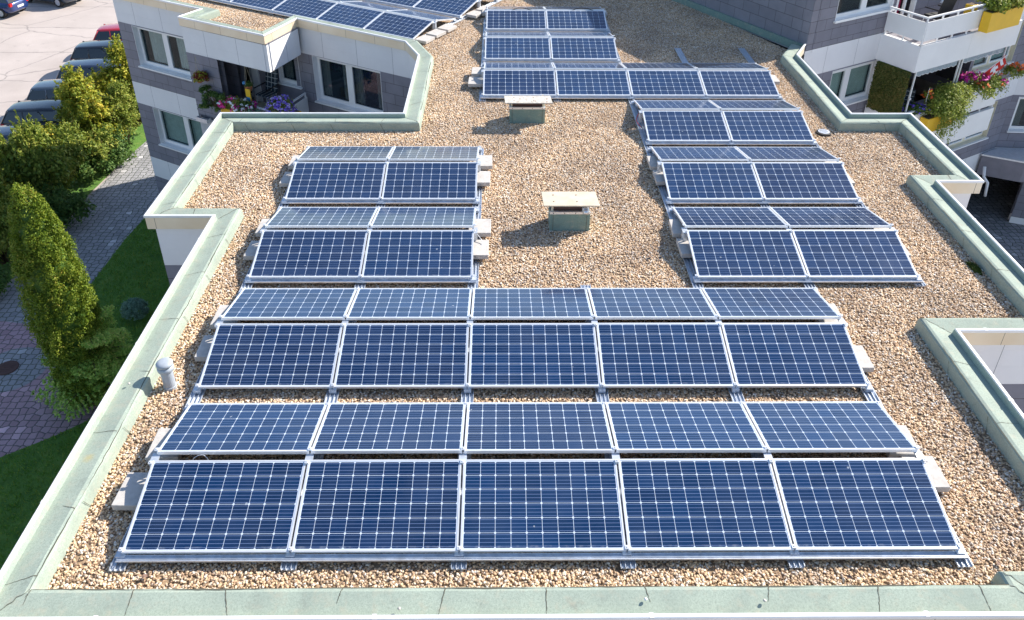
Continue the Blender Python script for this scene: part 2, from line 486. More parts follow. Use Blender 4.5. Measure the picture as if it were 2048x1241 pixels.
def tag(o, label=None, cat=None, group=None, kind=None):
    if label: o['label'] = label
    if cat: o['category'] = cat
    if group: o['group'] = group
    if kind: o['kind'] = kind
    return o
def thing(name, loc, label, cat, group=None, rz=0, world=True):
    """Empty; world=True: children meshes are given in world coordinates (no rotation)."""
    o = bpy.data.objects.new(name, None)
    COL.objects.link(o)
    o.location = loc
    o.rotation_euler = (0, 0, rz)
    o.empty_display_size = 0.2
    if world: OFF[o.name] = Vector(loc)
    return tag(o, label, cat, group)
def copy_tree(o):
    c = o.copy(); COL.objects.link(c)
    for ch in o.children:
        d = ch.copy(); COL.objects.link(d); d.parent = c
        for g in ch.children:
            e = g.copy(); COL.objects.link(e); e.parent = d
    return c
class Fr:
    """local frame on a vertical plane: s along, n inward, z up"""
    def __init__(s, Q, ang):
        s.Q = Q; a = R(ang); s.ang = a
        s.e = (math.cos(a), math.sin(a)); s.n = (-math.sin(a), math.cos(a))
    def __call__(s, a, n, z):
        return (s.Q[0] + s.e[0] * a + s.n[0] * n, s.Q[1] + s.e[1] * a + s.n[1] * n, z)
    def box(s, mb, s0, s1, n0, n1, z0, z1, mi=0):
        vs = [s(a, n, z) for z in (z0, z1) for a, n in ((s0, n0), (s1, n0), (s1, n1), (s0, n1))]
        uv = [(a + n, z) for z in (z0, z1) for a, n in ((s0, n0), (s1, n0), (s1, n1), (s0, n1))]
        mb.add(vs, [(0, 3, 2, 1), (4, 5, 6, 7), (0, 1, 5, 4), (1, 2, 6, 5), (2, 3, 7, 6), (3, 0, 4, 7)], mi, uv)

ZOFF = [0.0]
def wall(mb, fr, s0, s1, z0, z1, holes=(), t=0.25, n0=0.0, mi=0, ends=False):
    zo = ZOFF[0]
    cs = sorted({s0, s1, *[h[0] for h in holes], *[h[1] for h in holes]})
    cz = sorted({z0, z1, *[h[2] for h in holes], *[h[3] for h in holes]})
    cs = [c for c in cs if s0 <= c <= s1]; cz = [c for c in cz if z0 <= c <= z1]
    for a, b in zip(cs, cs[1:]):
        for c, d in zip(cz, cz[1:]):
            ms, mz = (a + b) / 2, (c + d) / 2
            if any(h[0] < ms < h[1] and h[2] < mz < h[3] for h in holes): continue
            for n in (n0, n0 + t):
                mb.add([fr(a, n, c), fr(b, n, c), fr(b, n, d), fr(a, n, d)], [(0, 1, 2, 3) if n == n0 else (3, 2, 1, 0)], mi,
                       [(a, c + zo), (b, c + zo), (b, d + zo), (a, d + zo)])
    def rim(a, b, c, d):
        q = [(a, c), (b, c), (b, d), (a, d)]
        for k in range(4):
            (x0, y0), (x1, y1) = q[k], q[(k + 1) % 4]
            mb.add([fr(x0, n0, y0), fr(x1, n0, y1), fr(x1, n0 + t, y1), fr(x0, n0 + t, y0)], [(0, 1, 2, 3)], mi,
                   [(x0, y0), (x1, y1), (x1 + .001, y1), (x0 + .001, y0)])
    if ends: rim(s0, s1, z0, z1)
    for h in holes: rim(*h)

def window(parent, fr, s0, s1, z0, z1, splits=(), set_in=0.12, pane='pane', curtain=None, lining='white', sill=True, back=0.9, label=None, n0=0.0):
    """white window: frame > pane(s), sill. Sits in hole s0..s1 x z0..z1"""
    g = MB(); fw = 0.065
    nn = n0 + set_in
    # lining of the reveal
    L = 0.012
    fr.box(g, s0 - L * 0, s0 + L, n0 - 0.004, nn, z0 + L, z1 - L); fr.box(g, s1 - L, s1, n0 - 0.004, nn, z0 + L, z1 - L)
    fr.box(g, s0, s1, n0 - 0.004, nn, z1 - L, z1); fr.box(g, s0, s1, n0 - 0.004, nn, z0, z0 + L)
    a0, a1 = s0 + L, s1 - L; b0, b1 = z0 + L, z1 - L
    fr.box(g, a0, a0 + fw, nn, nn + 0.06, b0, b1); fr.box(g, a1 - fw, a1, nn, nn + 0.06, b0, b1)
    fr.box(g, a0 + fw, a1 - fw, nn, nn + 0.06, b1 - fw, b1); fr.box(g, a0 + fw, a1 - fw, nn, nn + 0.06, b0, b0 + fw)
    edges = [a0 + fw] + [x for x in splits] + [a1 - fw]
    for x in splits: fr.box(g, x - 0.06, x + 0.06, nn - 0.01, nn + 0.06, b0 + fw, b1 - fw)
    f = g.build('window', M[lining], parent)
    if label: f['label'] = label
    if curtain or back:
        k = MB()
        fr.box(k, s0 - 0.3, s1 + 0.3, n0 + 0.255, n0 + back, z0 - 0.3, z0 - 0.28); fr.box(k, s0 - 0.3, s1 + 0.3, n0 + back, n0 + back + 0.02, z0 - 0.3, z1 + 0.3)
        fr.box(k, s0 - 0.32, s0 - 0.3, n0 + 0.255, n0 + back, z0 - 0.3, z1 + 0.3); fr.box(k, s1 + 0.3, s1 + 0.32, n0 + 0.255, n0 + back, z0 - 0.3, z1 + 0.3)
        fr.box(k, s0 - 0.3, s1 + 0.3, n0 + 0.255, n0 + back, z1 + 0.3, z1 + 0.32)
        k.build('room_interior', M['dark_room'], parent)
    for x0, x1 in zip(edges, edges[1:]):
        g = MB()
        i0 = x0 + (0.06 if x0 in splits else 0); i1 = x1 - (0.06 if x1 in splits else 0)
        # casement
        cw = 0.05
        fr.box(g, i0, i0 + cw, nn - 0.012, nn + 0.05, b0 + fw, b1 - fw); fr.box(g, i1 - cw, i1, nn - 0.012, nn + 0.05, b0 + fw, b1 - fw)
        fr.box(g, i0 + cw, i1 - cw, nn - 0.012, nn + 0.05, b1 - fw - cw, b1 - fw); fr.box(g, i0 + cw, i1 - cw, nn - 0.012, nn + 0.05, b0 + fw, b0 + fw + cw)
        g.build('casement', M['white'], f)
        g = MB()
        fr.box(g, i0 + cw, i1 - cw, nn + 0.02, nn + 0.026, b0 + fw + cw, b1 - fw - cw)
        g.build('pane', M[pane], f)
        if curtain:
            g = MB(); x = i0 + 0.03; rs = random.Random(int(i0 * 100))
            cover = {'full': [(0, 1)], 'sides': [(0, 0.28), (0.72, 1)], 'left': [(0, 0.5)], 'gap': [(0.25, 0.95)]}[curtain[1]]
            for c0, c1 in cover:
                N = max(6, int((c1 - c0) * (i1 - i0) / 0.02))
                top, bot = b1 - 0.08, b0 + (0.10 if curtain[1] != 'gap' else 0.12)
                pts = []
                for q in range(N + 1):
                    ss = i0 + (i1 - i0) * (c0 + (c1 - c0) * q / N)
                    pts.append((ss, nn + 0.13 + (0.025 * math.sin(q * 1.3) + rs.uniform(-.006, .006)) * (1 if curtain[0] != 'curtain_green' else 0.05)))
                for (p0, q0), (p1, q1) in zip(pts, pts[1:]):
                    g.add([fr(p0, q0, bot), fr(p1, q1, bot), fr(p1, q1, top), fr(p0, q0, top)], [(0, 1, 2, 3)])
            g.build('curtain', M[curtain[0]], f)
    if sill:
        g = MB(); fr.box(g, s0 - 0.04, s1 + 0.04, n0 - 0.07, n0 + set_in - 0.005, z0 - 0.05, z0 - 0.003)
        g.build('sill', M['white'], f)
    return f

def offset_poly(pts, d):
    """open polyline, offset to the right by d with mitres"""
    out = []
    n = len(pts)
    for i in range(n):
        p = Vector(pts[i])
        if i > 0: a = (p - Vector(pts[i - 1])).normalized()
        if i < n - 1: b = (Vector(pts[i + 1]) - p).normalized()
        if i == 0: a = b
        if i == n - 1: b = a
        na = Vector((a.y, -a.x)); nb = Vector((b.y, -b.x))
        mm = (na + nb).normalized()
        out.append(tuple(p + mm * (d / max(0.3, mm.dot(na)))))
    return out
def sweep(mb, pts, prof, mi=0, closed_prof=False):
    rings = [[(*q, z) for q in offset_poly(pts, d)] for d, z in prof]
    L = [0]
    for a, b in zip(pts, pts[1:]): L.append(L[-1] + (Vector(b) - Vector(a)).length)
    K = len(prof)
    pv = [0]
    for a, b in zip(prof, prof[1:]): pv.append(pv[-1] + math.hypot(b[0] - a[0], b[1] - a[1]))
    for k in range(K - 1 + (1 if closed_prof else 0)):
        k2 = (k + 1) % K
        for i in range(len(pts) - 1):
            mb.add([rings[k][i], rings[k][i + 1], rings[k2][i + 1], rings[k2][i]], [(0, 1, 2, 3)], mi,
                   [(L[i], pv[k]), (L[i + 1], pv[k]), (L[i + 1], pv[k2] if k2 else 0), (L[i], pv[k2] if k2 else 0)])

# ================================================================== SETTING
GZ = -8.62
g = MB()
g.poly([(-250, -200, GZ - 0.02), (250, -200, GZ - 0.02), (250, 300, GZ - 0.02), (-250, 300, GZ - 0.02)])
tag(g.build('ground', M['parking']), kind='structure')
def sheet(name, pts, z, mat):
    g = MB(); g.poly([(x, y, z) for x, y in pts])
    return tag(g.build(name, M[mat]), kind='structure')
sheet('path', [(-16.4, 14.6), (-13.0, 14.0), (-11, 15), (-4.5, 15), (-4.5, 40), (-15.5, 46), (-16.0, 30), (-16.3, 22)], GZ, 'paver_grey')
sheet('red_paving', [(-24, 3), (-4.5, 3), (-4.5, 15), (-11, 15), (-13.0, 14.0), (-16.4, 14.6), (-24, 17)], GZ, 'paver_red')
sheet('courtyard_paving', [(5.8, -8), (40, -8), (40, 40), (5.8, 40)], GZ, 'paver_grey')
g = MB()
g.poly([(-14.2 + 0.95 * math.cos(k * math.pi / 16), 12.3 + 0.95 * math.sin(k * math.pi / 16), GZ + 0.004) for k in range(32)])
tag(g.build('paved_circle', M['paver_grey']), kind='structure')
lawnA = [(-13.5, 21.4), (-13.72, 19), (-13.75, 15.8), (-13.2, 14.2), (-12.2, 13.0), (-11.4, 12.2), (-10.6, 11.9), (-4.8, 11.9), (-4.8, 20), (-12, 21.6)]
lawnB = [(-17, 6.9), (-15, 7.8), (-12.8, 9.1), (-11.8, 9.8), (-11.0, 10.5), (-9.8, 10.9), (-4.8, 11), (-4.8, -8), (-17, -8)]
sheet('lawn', lawnA, GZ + 0.012, 'lawn'); sheet('lawn', lawnB, GZ + 0.012, 'lawn')
bedA = [(-19.4, 15.2), (-18, 14.9), (-16.5, 15.4), (-16.35, 19), (-16.4, 22), (-16.2, 25), (-15.7, 29), (-15.3, 40), (-19.4, 42)]
sheet('planting_bed', bedA, GZ + 0.02, 'lawn')
# grass blades (stuff)
def inpoly(P, poly):
    x, y = P[:, 0], P[:, 1]; r = np.zeros(len(P), bool); n = len(poly)
    for i in range(n):
        x0, y0 = poly[i]; x1, y1 = poly[(i + 1) % n]
        if y0 == y1: continue
        c = ((y0 > y) != (y1 > y)) & (x < (x1 - x0) * (y - y0) / (y1 - y0) + x0)
        r ^= c
    return r
def np_mesh(name, verts, faces, mats, parent=None, loc=None, smooth=False):
    me = bpy.data.meshes.new(name)
    nv, nf, k = len(verts), len(faces), faces.shape[1]
    me.vertices.add(nv); me.vertices.foreach_set('co', verts.astype(np.float32).ravel())
    me.loops.add(nf * k); me.loops.foreach_set('vertex_index', faces.astype(np.int32).ravel())
    me.polygons.add(nf); me.polygons.foreach_set('loop_start', np.arange(0, nf * k, k, dtype=np.int32))
    me.polygons.foreach_set('loop_total', np.full(nf, k, dtype=np.int32))
    for x in (mats if isinstance(mats, (list, tuple)) else [mats]): me.materials.append(M[x])
    me.update(calc_edges=True)
    o = bpy.data.objects.new(name, me); COL.objects.link(o)
    if parent is not None: o.parent = parent
    if loc is not None: o.location = loc
    return o
rng = np.random.default_rng(5)
P = rng.uniform((-17, -2), (-8.5, 21.6), (150000, 2))
P = P[inpoly(P, lawnA) | inpoly(P, lawnB)][:60000]
n = len(P)
h = rng.uniform(0.04, 0.11, n); a = rng.uniform(0, 2 * np.pi, n); wd = rng.uniform(0.008, 0.02, n)
lean = rng.normal(0, 0.035, (n, 2))
V = np.zeros((n, 3, 3))
V[:, 0, 0] = P[:, 0] - wd * np.cos(a); V[:, 0, 1] = P[:, 1] - wd * np.sin(a); V[:, 0, 2] = GZ
V[:, 1, 0] = P[:, 0] + wd * np.cos(a); V[:, 1, 1] = P[:, 1] + wd * np.sin(a); V[:, 1, 2] = GZ
V[:, 2, :2] = P + lean; V[:, 2, 2] = GZ + h
tag(np_mesh('grass', V.reshape(-1, 3), np.arange(n * 3).reshape(-1, 3), 'grass'),
    'short mown green grass beside the paths and building', 'grass', kind='stuff')
# manhole and kerb
mh = MB(); mh.lathe([(0.30, 0.0), (0.30, 0.02), (0.27, 0.028)], (-14.35, 12.35, GZ + 0.006), 20)
for k in range(5): mh.box((-14.35, 12.2 + k * 0.075, GZ + 0.037), (0.36, 0.025, 0.006))
tag(mh.build('manhole_cover', M['duct_dark'], loc=(-14.35, 12.35, GZ)), 'dark round manhole cover in the grey paved circle', 'manhole cover')

# ------------------------------------------------------------------ apartment building
OUT = [(7.47, 14.83), (6.97, 13.97), (6.97, 10.39), (8.22, 10.39), (8.22, 7.40), (7.40, 7.40), (7.38, 3.24), (5.72, 3.24), (5.72, -0.65), (4.74, -0.65), (4.74, -0.79),
       (-5.16, -0.79), (-5.16, 6.20), (-6.28, 6.20), (-6.28, 10.37), (-2.47, 10.37), (-2.47, 13.87), (-2.89, 14.87), (-6.08, 16.77),
       (-6.62, 15.31), (-9.42, 16.90), (-9.02, 17.63), (-12.60, 19.70), (-8.10, 27.49)]
bld = thing('apartment_building', (0, 6, GZ), 'low apartment block with grey slate and white band cladding and a flat gravel roof', 'building')
# parapet
TOPZ = 0.130
path_all = [(7.66, 15.17)] + OUT[1:]
path_all[0] = (7.42, 14.74)
g = MB()
sweep(g, path_all, [(0.043, 0.114), (0.050, 0.09), (0.056, 0.03), (0.10, 0.035), (0.31, 0.072), (0.345, 0.064), (0.365, 0.045), (0.372, 0.0), (0.382, -0.16)], 0)
# seams and cracks
rs = random.Random(3)
def ribbon(mb, pts, wds, z=0.0, mi=1):
    vs = []
    for k, q in enumerate(pts):
        q = Vector(q); d = (Vector(pts[min(k + 1, len(pts) - 1)]) - Vector(pts[max(k - 1, 0)]))
        d.normalize(); up = Vector((0, 0, 1))
        a = d.cross(up)
        if a.length < 0.2: a = Vector((d.y, -d.x, 0)) if abs(d.z) < 0.9 else Vector((0, 1, 0))
        a.normalize()
        vs += [(q + a * wds[k])[:], (q - a * wds[k])[:]]
    mb.add(vs, [(2 * k, 2 * k + 1, 2 * k + 3, 2 * k + 2) for k in range(len(pts) - 1)], mi)
ztop = lambda d: np.interp(d, [0.06, 0.10, 0.31, 0.345, 0.365], [0.03, 0.035, 0.072, 0.064, 0.045])
for i in range(len(path_all) - 1):
    p0, p1 = Vector(path_all[i]), Vector(path_all[i + 1]); d = p1 - p0; L = d.length; d.normalize(); nr = Vector((d.y, -d.x))
    # transverse seams
    t = rs.uniform(0.35, 0.75)
    while t < L - 0.25:
        sk = rs.uniform(-0.10, 0.10); pts = []; wd = []
        full = rs.random() < 0.75
        for k in range(15):
            dd = (0.06 if full else 0.2) + (0.345 - (0.06 if full else 0.2)) * k / 14
            q = p0 + d * (t + sk * (dd - 0.06) / 0.3 + rs.uniform(-0.004, 0.004)) + nr * dd
            pts.append((q.x, q.y, float(ztop(dd)) + 0.003)); wd.append(rs.uniform(0.0015, 0.0042) * (0.5 + k / 14))
        ribbon(g, pts, wd)
        # down the upstand
        pts = []; wd = []
        t2 = t + rs.uniform(-0.12, 0.12)
        for k in range(7):
            zz = 0.05 - 0.2 * k / 6; dd = 0.377 + (0.05 - zz) * 0.05
            q = p0 + d * (t2 + 0.09 * k / 6 + rs.uniform(-0.005, 0.005)) + nr * (dd + 0.003)
            pts.append((q.x, q.y, zz)); wd.append(0)
        a = []
        for k, q in enumerate(pts):
            wq = rs.uniform(0.002, 0.005); a += [(q[0] + d.x * wq, q[1] + d.y * wq, q[2]), (q[0] - d.x * wq, q[1] - d.y * wq, q[2])]
        g.add(a, [(2 * k, 2 * k + 1, 2 * k + 3, 2 * k + 2) for k in range(len(pts) - 1)], 1)
        t += rs.uniform(0.92, 1.05)
    # long crack along the inner lip
    mlead, mtrail = 0.30, 0.30
    N = int(L / 0.07)
    if N > 4:
        ph = rs.uniform(0, 9); pts = []; wd = []
        for k in range(N + 1):
            tt = mlead * 0.9 + (L - mlead - mtrail) * k / N
            dd = 0.347 + 0.007 * math.sin(tt * 2.1 + ph) + rs.uniform(-0.003, 0.003)
            q = p0 + d * tt + nr * dd
            pts.append((q.x, q.y, float(ztop(dd)) + 0.005)); wd.append(max(0.001, 0.0035 + 0.003 * math.sin(tt * 5 + ph) + rs.uniform(-.001, .002)))
        ribbon(g, pts, wd)
    # corner mitre seam
    if i > 0:
        po, pi_ = Vector(path_all[i]), Vector(offset_poly(path_all, 0.35)[i])
        pts = []; wd = []
        for k in range(12):
            f = 0.18 + 0.8 * k / 11
            q = po.lerp(pi_, f); dd = 0.35 * f
            pts.append((q.x + rs.uniform(-.012, .012), q.y + rs.uniform(-.012, .012), float(ztop(dd)) + 0.004)); wd.append(rs.uniform(0.002, 0.005))
        ribbon(g, pts, wd)
g.build('roof_felt', [M['felt'], M['crack']], bld)
g = MB()
sweep(g, path_all, [(0.0, 0.085), (-0.004, 0.122), (0.004, TOPZ), (0.040, TOPZ), (0.044, 0.124), (0.045, 0.10)], 0)
# joint covers of the edging
for i in range(len(path_all) - 1):
    p0, p1 = Vector(path_all[i]), Vector(path_all[i + 1]); d = p1 - p0; L = d.length; d.normalize(); nr = Vector((d.y, -d.x)); t = 1.3
    while t < L - 0.3:
        q = p0 + d * t + nr * 0.024
        g.box((q.x, q.y, 0.1285), (0.04, 0.052, 0.006), 0, math.atan2(d.y, d.x)); t += 2.5
g.build('metal_edging', M['trim'], bld)
g = MB()
sweep(g, path_all, [(0.012, 0.084), (0.012, -0.135), (0.11, -0.135)], 0)
g.build('fascia', M['fascia'], bld)
# roof deck and gravel
inner = offset_poly(path_all, 0.378)
roof_poly = inner + [(2.0, 26.9), (7.05, 15.0)]
ZG = -0.135
# walls of the low block (skipping the balcony bay which is built apart)
g = MB()
def seg_wall(i, holes=(), z1=-0.12, z0=GZ):
    a, b = Vector(WO[i]), Vector(WO[i + 1])
    ang = math.degrees(math.atan2(a.y - b.y, a.x - b.x))
    fr = Fr((b.x, b.y), ang)
    wall(g, fr, 0, (a - b).length, z0, z1, holes)
    return fr
WO = offset_poly(path_all, 0.10)
FR = {}
for i in range(0, 17): FR[i] = seg_wall(i)
# pier facade (A7-A6) index: path[16]=(-6.08,16.77), path[15]=(-2.89,14.87)
def seg_fr(i):
    a, b = Vector(WO[i]), Vector(WO[i + 1]); return Fr((b.x, b.y), math.degrees(math.atan2(a.y - b.y, a.x - b.x))), (a - b).length
f15, L15 = seg_fr(17)
hp = (0.42, 2.86, -2.30, -0.93)
hp2 = (0.42, 2.86, -5.05, -3.68)
wall(g, f15, -0.30, L15, GZ, -0.12, [hp, hp2])
f19, L19 = seg_fr(21)      # window wall of the wing
hA = (L19 - 3.50, L19 - 1.02, -2.26, -0.95)
hB = (L19 - 3.40, L19 - 0.96, -5.01, -3.69)
wall(g, f19, 0, L19 + 0.9, GZ, -0.12, [hA, hB])
f20, L20 = seg_fr(22)
wall(g, f20, 0, L20 - 0.003, GZ, -0.12)
# bay: full height piers and bands
fb = Fr((-9.39, 16.95), -30); Lb = 3.22
g.add([(-8.1, 27.4, GZ), (1.75, 25.3, GZ), (1.75, 25.3, -0.2), (-8.1, 27.4, -0.2)], [(0, 1, 2, 3)], 0, [(0, 0)] * 4)
fs = Fr(fb(Lb - 0.002, 0.002, 0)[:2], 69.7); Ls = 1.50
for z0, z1, t in ((-0.92, -0.12, 0.12), (-3.66, -2.82, 0.12), (-6.41, -5.57, 0.12)):
    wall(g, fb, 0, Lb, z0, z1, (), t); wall(g, fs, 0.0, Ls, z0 + 0.0, z1, (), t)
wall(g, fb, 0.0, 1.22, GZ, -0.925, (), 0.2)
wall(g, fb, 1.22, Lb, GZ, -6.415, (), 0.2); wall(g, fs, 0.0, Ls, GZ, -6.415, (), 0.2)
g.build('wall', M['wall'], bld)
# recess of the bay balcony
g = MB()
fbk = Fr(fb(0.15, 1.6, 0)[:2], -30)
wall(g, fbk, 0, 2.61, -2.82, -0.925, [(0.04, 0.55, -2.80, -0.98), (1.71, 2.55, -2.0, -0.98)], 0.1)
wall(g, Fr(fb(0.15, 0.2, 0)[:2], 60), 0.0, 1.4, -2.82, -0.925, (), 0.05)
g.build('balcony_wall', M['slate_dark'], bld)
window(bld, fbk, 0.04, 0.55, -2.80, -0.98, (), 0.05, 'pane_dark', None, 'white', False, 0.6)
window(bld, fbk, 1.71, 2.55, -2.0, -0.98, (), 0.05, 'pane_dark', ('curtain', 'left'), 'white', True, 0.6)
g = MB(); fbk.box(g, 0.63, 0.90, -0.06, -0.004, -2.8, -0.93); g.build('shutter_casing', M['white_panel'], bld)
g = MB()
def slab(g, pts, z0, z1):
    n = len(pts); vs = [(x, y, z0) for x, y in pts] + [(x, y, z1) for x, y in pts]
    g.add(vs, [tuple(range(n))[::-1], tuple(range(n, 2 * n))] + [(k, (k + 1) % n, n + (k + 1) % n, n + k) for k in range(n)])
bayp = [fb(0.12, 0.205, 0)[:2], fb(1.2, 0.205, 0)[:2], fb(1.23, 0.125, 0)[:2], fb(Lb - 0.13, 0.125, 0)[:2], fs(Ls, 0.13, 0)[:2], fb(2.8, 1.75, 0)[:2], fb(0.12, 1.75, 0)[:2]]
for a_, b_, nm_ in ((-0.93, -0.80, 'balcony_ceiling'), (-2.95, -2.83, 'balcony_floor'), (-5.7, -5.58, 'balcony_floor')):
    g = MB(); slab(g, bayp, a_, b_); g.build(nm_, M['cream'], bld)
# railing of the bay
def railing(parent, fr, s0, s1, zb, n=0.03, panel=True, h=0.52, gap=0.0, top=0.65, step=0.75):
    g = MB()
    fr.box(g, s0, s1, n, n + 0.05, zb + top - 0.04, zb + top)
    k = max(1, round((s1 - s0) / step))
    for q in range(k + 1):
        ss = s0 + 0.02 + (s1 - s0 - 0.04) * q / k
        fr.box(g, ss - 0.018, ss + 0.018, n + 0.008, n + 0.044, zb - 0.16, zb + top - 0.041)
    f = g.build('railing', M['white'], parent)
    if panel:
        g = MB(); fr.box(g, s0, s1, n - 0.02, n + 0.006, zb + gap, zb + h)
        g.build('railing_panel', M['white_panel'], f)
    return f
railing(bld, fs, 0.03, Ls + 0.05, -2.75)
railing(bld, fb, 1.25, Lb - 0.03, -2.75)
window(bld, f15, *hp[:2], *hp[2:], ((hp[0] + hp[1]) / 2 - 0.02,), 0.16, 'pane_dark', ('curtain', 'sides'), label='wide window with blue-green reflections by the parapet')
window(bld, f15, *hp2[:2], *hp2[2:], ((hp[0] + hp[1]) / 2 - 0.02,), 0.16, 'pane_dark')
window(bld, f19, *hA, ((hA[0] + hA[1]) / 2 + 0.02,), 0.16, 'pane', ('curtain', 'gap'), label='upper window with pale curtains')
window(bld, f19, *hB, ((hB[0] + hB[1]) / 2 + 0.1,), 0.16, 'pane', ('curtain_green', 'full'), label='lower window with green blinds')
# outline of the roof deck: closed sheet under gravel
g = MB(); g.poly([(x, y, ZG - 0.06) for x, y in roof_poly]); g.build('roof_deck', M['gravel_bed'], bld)

# gravel: real pebbles on the roof
def gravel(poly):
    g = MB(); g.poly([(x, y, ZG) for x, y in poly])
    o = g.build('gravel', M['gravel_bed'])
    tag(o, 'loose tan and brown pebbles covering the flat roof', 'gravel', kind='stuff')
    ng = bpy.data.node_groups.new('pebbles', 'GeometryNodeTree')
    ng.interface.new_socket('Geometry', in_out='INPUT', socket_type='NodeSocketGeometry')
    ng.interface.new_socket('Geometry', in_out='OUTPUT', socket_type='NodeSocketGeometry')
    N, Lk = ng.nodes, ng.links
    gi, go = N.new('NodeGroupInput'), N.new('NodeGroupOutput')
    dist = N.new('GeometryNodeDistributePointsOnFaces')
    dist.distribute_method = 'RANDOM'
    # density falls off with distance
    pos = N.new('GeometryNodeInputPosition'); sep = N.new('ShaderNodeSeparateXYZ'); Lk.new(pos.outputs[0], sep.inputs[0])
    mr = N.new('ShaderNodeMapRange'); Lk.new(sep.outputs[1], mr.inputs[0])
    mr.inputs[1].default_value = -1; mr.inputs[2].default_value = 14; mr.inputs[3].default_value = 1500; mr.inputs[4].default_value = 900
    dist.inputs['Density'].default_value = 2300
    dist.inputs['Seed'].default_value = 4
    Lk.new(gi.outputs[0], dist.inputs['Mesh'])
    ico = N.new('GeometryNodeMeshIcoSphere'); ico.inputs['Radius'].default_value = 0.0145; ico.inputs['Subdivisions'].default_value = 2
    sp = N.new('GeometryNodeSetPosition'); nz = N.new('ShaderNodeTexNoise'); nz.inputs['Scale'].default_value = 55
    vm = N.new('ShaderNodeVectorMath'); vm.operation = 'SUBTRACT'; vm.inputs[1].default_value = (0.5, 0.5, 0.5)
    vs = N.new('ShaderNodeVectorMath'); vs.operation = 'SCALE'; vs.inputs['Scale'].default_value = 0.018
    Lk.new(nz.outputs['Color'], vm.inputs[0]); Lk.new(vm.outputs[0], vs.inputs[0]); Lk.new(vs.outputs[0], sp.inputs['Offset'])
    Lk.new(ico.outputs[0], sp.inputs['Geometry'])
    ss = N.new('GeometryNodeSetShadeSmooth'); Lk.new(sp.outputs[0], ss.inputs[0])
    sm = N.new('GeometryNodeSetMaterial'); sm.inputs['Material'].default_value = M['pebble']; Lk.new(ss.outputs[0], sm.inputs['Geometry'])
    inst = N.new('GeometryNodeInstanceOnPoints')
    Lk.new(dist.outputs['Points'], inst.inputs['Points']); Lk.new(sm.outputs[0], inst.inputs['Instance'])
    rr = N.new('FunctionNodeRandomValue'); rr.data_type = 'FLOAT_VECTOR'
    rr.inputs[0].default_value = (-0.5, -0.5, 0); rr.inputs[1].default_value = (0.5, 0.5, 6.283)
    Lk.new(rr.outputs[0], inst.inputs['Rotation'])
    rsx = N.new('FunctionNodeRandomValue'); rsx.data_type = 'FLOAT_VECTOR'
    rsx.inputs[0].default_value = (0.65, 0.5, 0.45); rsx.inputs[1].default_value = (1.5, 1.1, 0.8); rsx.inputs['Seed'].default_value = 3
    Lk.new(rsx.outputs[0], inst.inputs['Scale'])
    # small height jitter
    sp2 = N.new('GeometryNodeSetPosition'); rz = N.new('FunctionNodeRandomValue'); rz.data_type = 'FLOAT_VECTOR'
    rz.inputs[0].default_value = (0, 0, 0.0); rz.inputs[1].default_value = (0, 0, 0.016); rz.inputs['Seed'].default_value = 9
    Lk.new(inst.outputs[0], sp2.inputs['Geometry']); Lk.new(rz.outputs[0], sp2.inputs['Offset'])
    jn = N.new('GeometryNodeJoinGeometry'); Lk.new(sp2.outputs[0], jn.inputs[0]); Lk.new(gi.outputs[0], jn.inputs[0])
    Lk.new(jn.outputs[0], go.inputs[0])
    md = o.modifiers.new('pebbles', 'NODES'); md.node_group = ng
    return o
grav_poly = offset_poly(path_all, 0.372)
cut = [q for q in grav_poly if q[1] < 21.6]
cut = cut[:-0] if False else cut
gravel([q for q in cut if True] + [(-10.6, 22.6), (3.6, 22.6), (7.05, 15.0)])

# ------------------------------------------------------------------ taller wing on the right
tw = thing('apartment_building', (12, 20, GZ), 'taller grey slate wing with white balcony bays rising above the gravel roof on the right', 'building')
ZOFF[0] = -0.055
fm = Fr((7.47, 14.83), 30)
TZ = 2.62
W_ = (10.071, 16.332); K_ = (10.692, 15.256)
f1, f2 = Fr(W_, -60), Fr(K_, 30)
g = MB()
h1 = (0.92, 3.22, 0.56, 1.86); h2 = (1.28, 3.20, -2.02, -0.90); h3 = (8.05, 10.25, -2.25, -0.90); h4 = (8.05, 10.25, -5.0, -3.65)
h5 = (3.40, 7.9, -2.86, -0.88); h6 = (3.40, 4.20, -0.05, 2.0)
h7 = (1.28, 3.20, -4.77, -3.65); h8 = (5.4, 8.0, 0.45, 1.86)
wall(g, fm, 0.0, 11.1, -6.35, TZ, [h1, h2, h3, h4, h5, h6, h7, h8])
wall(g, fm, 0.0, 8.3, GZ, -6.352)
p3 = fm(11.1, 0, 0)[:2]; f3 = Fr(p3, -4)
h9 = (0.22, 1.75, -4.95, -3.68)
wall(g, f3, 0, 7, -6.35, TZ, [h9])
fl = Fr((7.47 - 12 * 0.48, 14.83 + 12 * 0.877), -61.31)
wall(g, fl, 0, 12.0, ZG - 0.06, TZ)
def plain(a, b, z0, z1): g.add([(*a, z0), (*b, z0), (*b, z1), (*a, z1)], [(0, 1, 2, 3)], 0, [(0, z0), (1, z0), (1, z1), (0, z1)])
plain(fl(0, 0, 0)[:2], fl(0, 9, 0)[:2], GZ, TZ); plain(fl(0, 9, 0)[:2], f3(7, 5, 0)[:2], GZ, TZ); plain(f3(7, 5, 0)[:2], f3(7, 0, 0)[:2], -6.35, TZ)
fw_ = Fr((18.4, 20.2), -22)
wall(g, fw_, 0, 4.0, GZ, -6.352)
g.build('wall', M['wall'], tw)
ZOFF[0] = 0.0
g = MB(); fl.box(g, 0.0, 11.93, -0.07, -0.003, ZG, 0.06); g.build('wall_upstand', M['felt_dark'], tw)
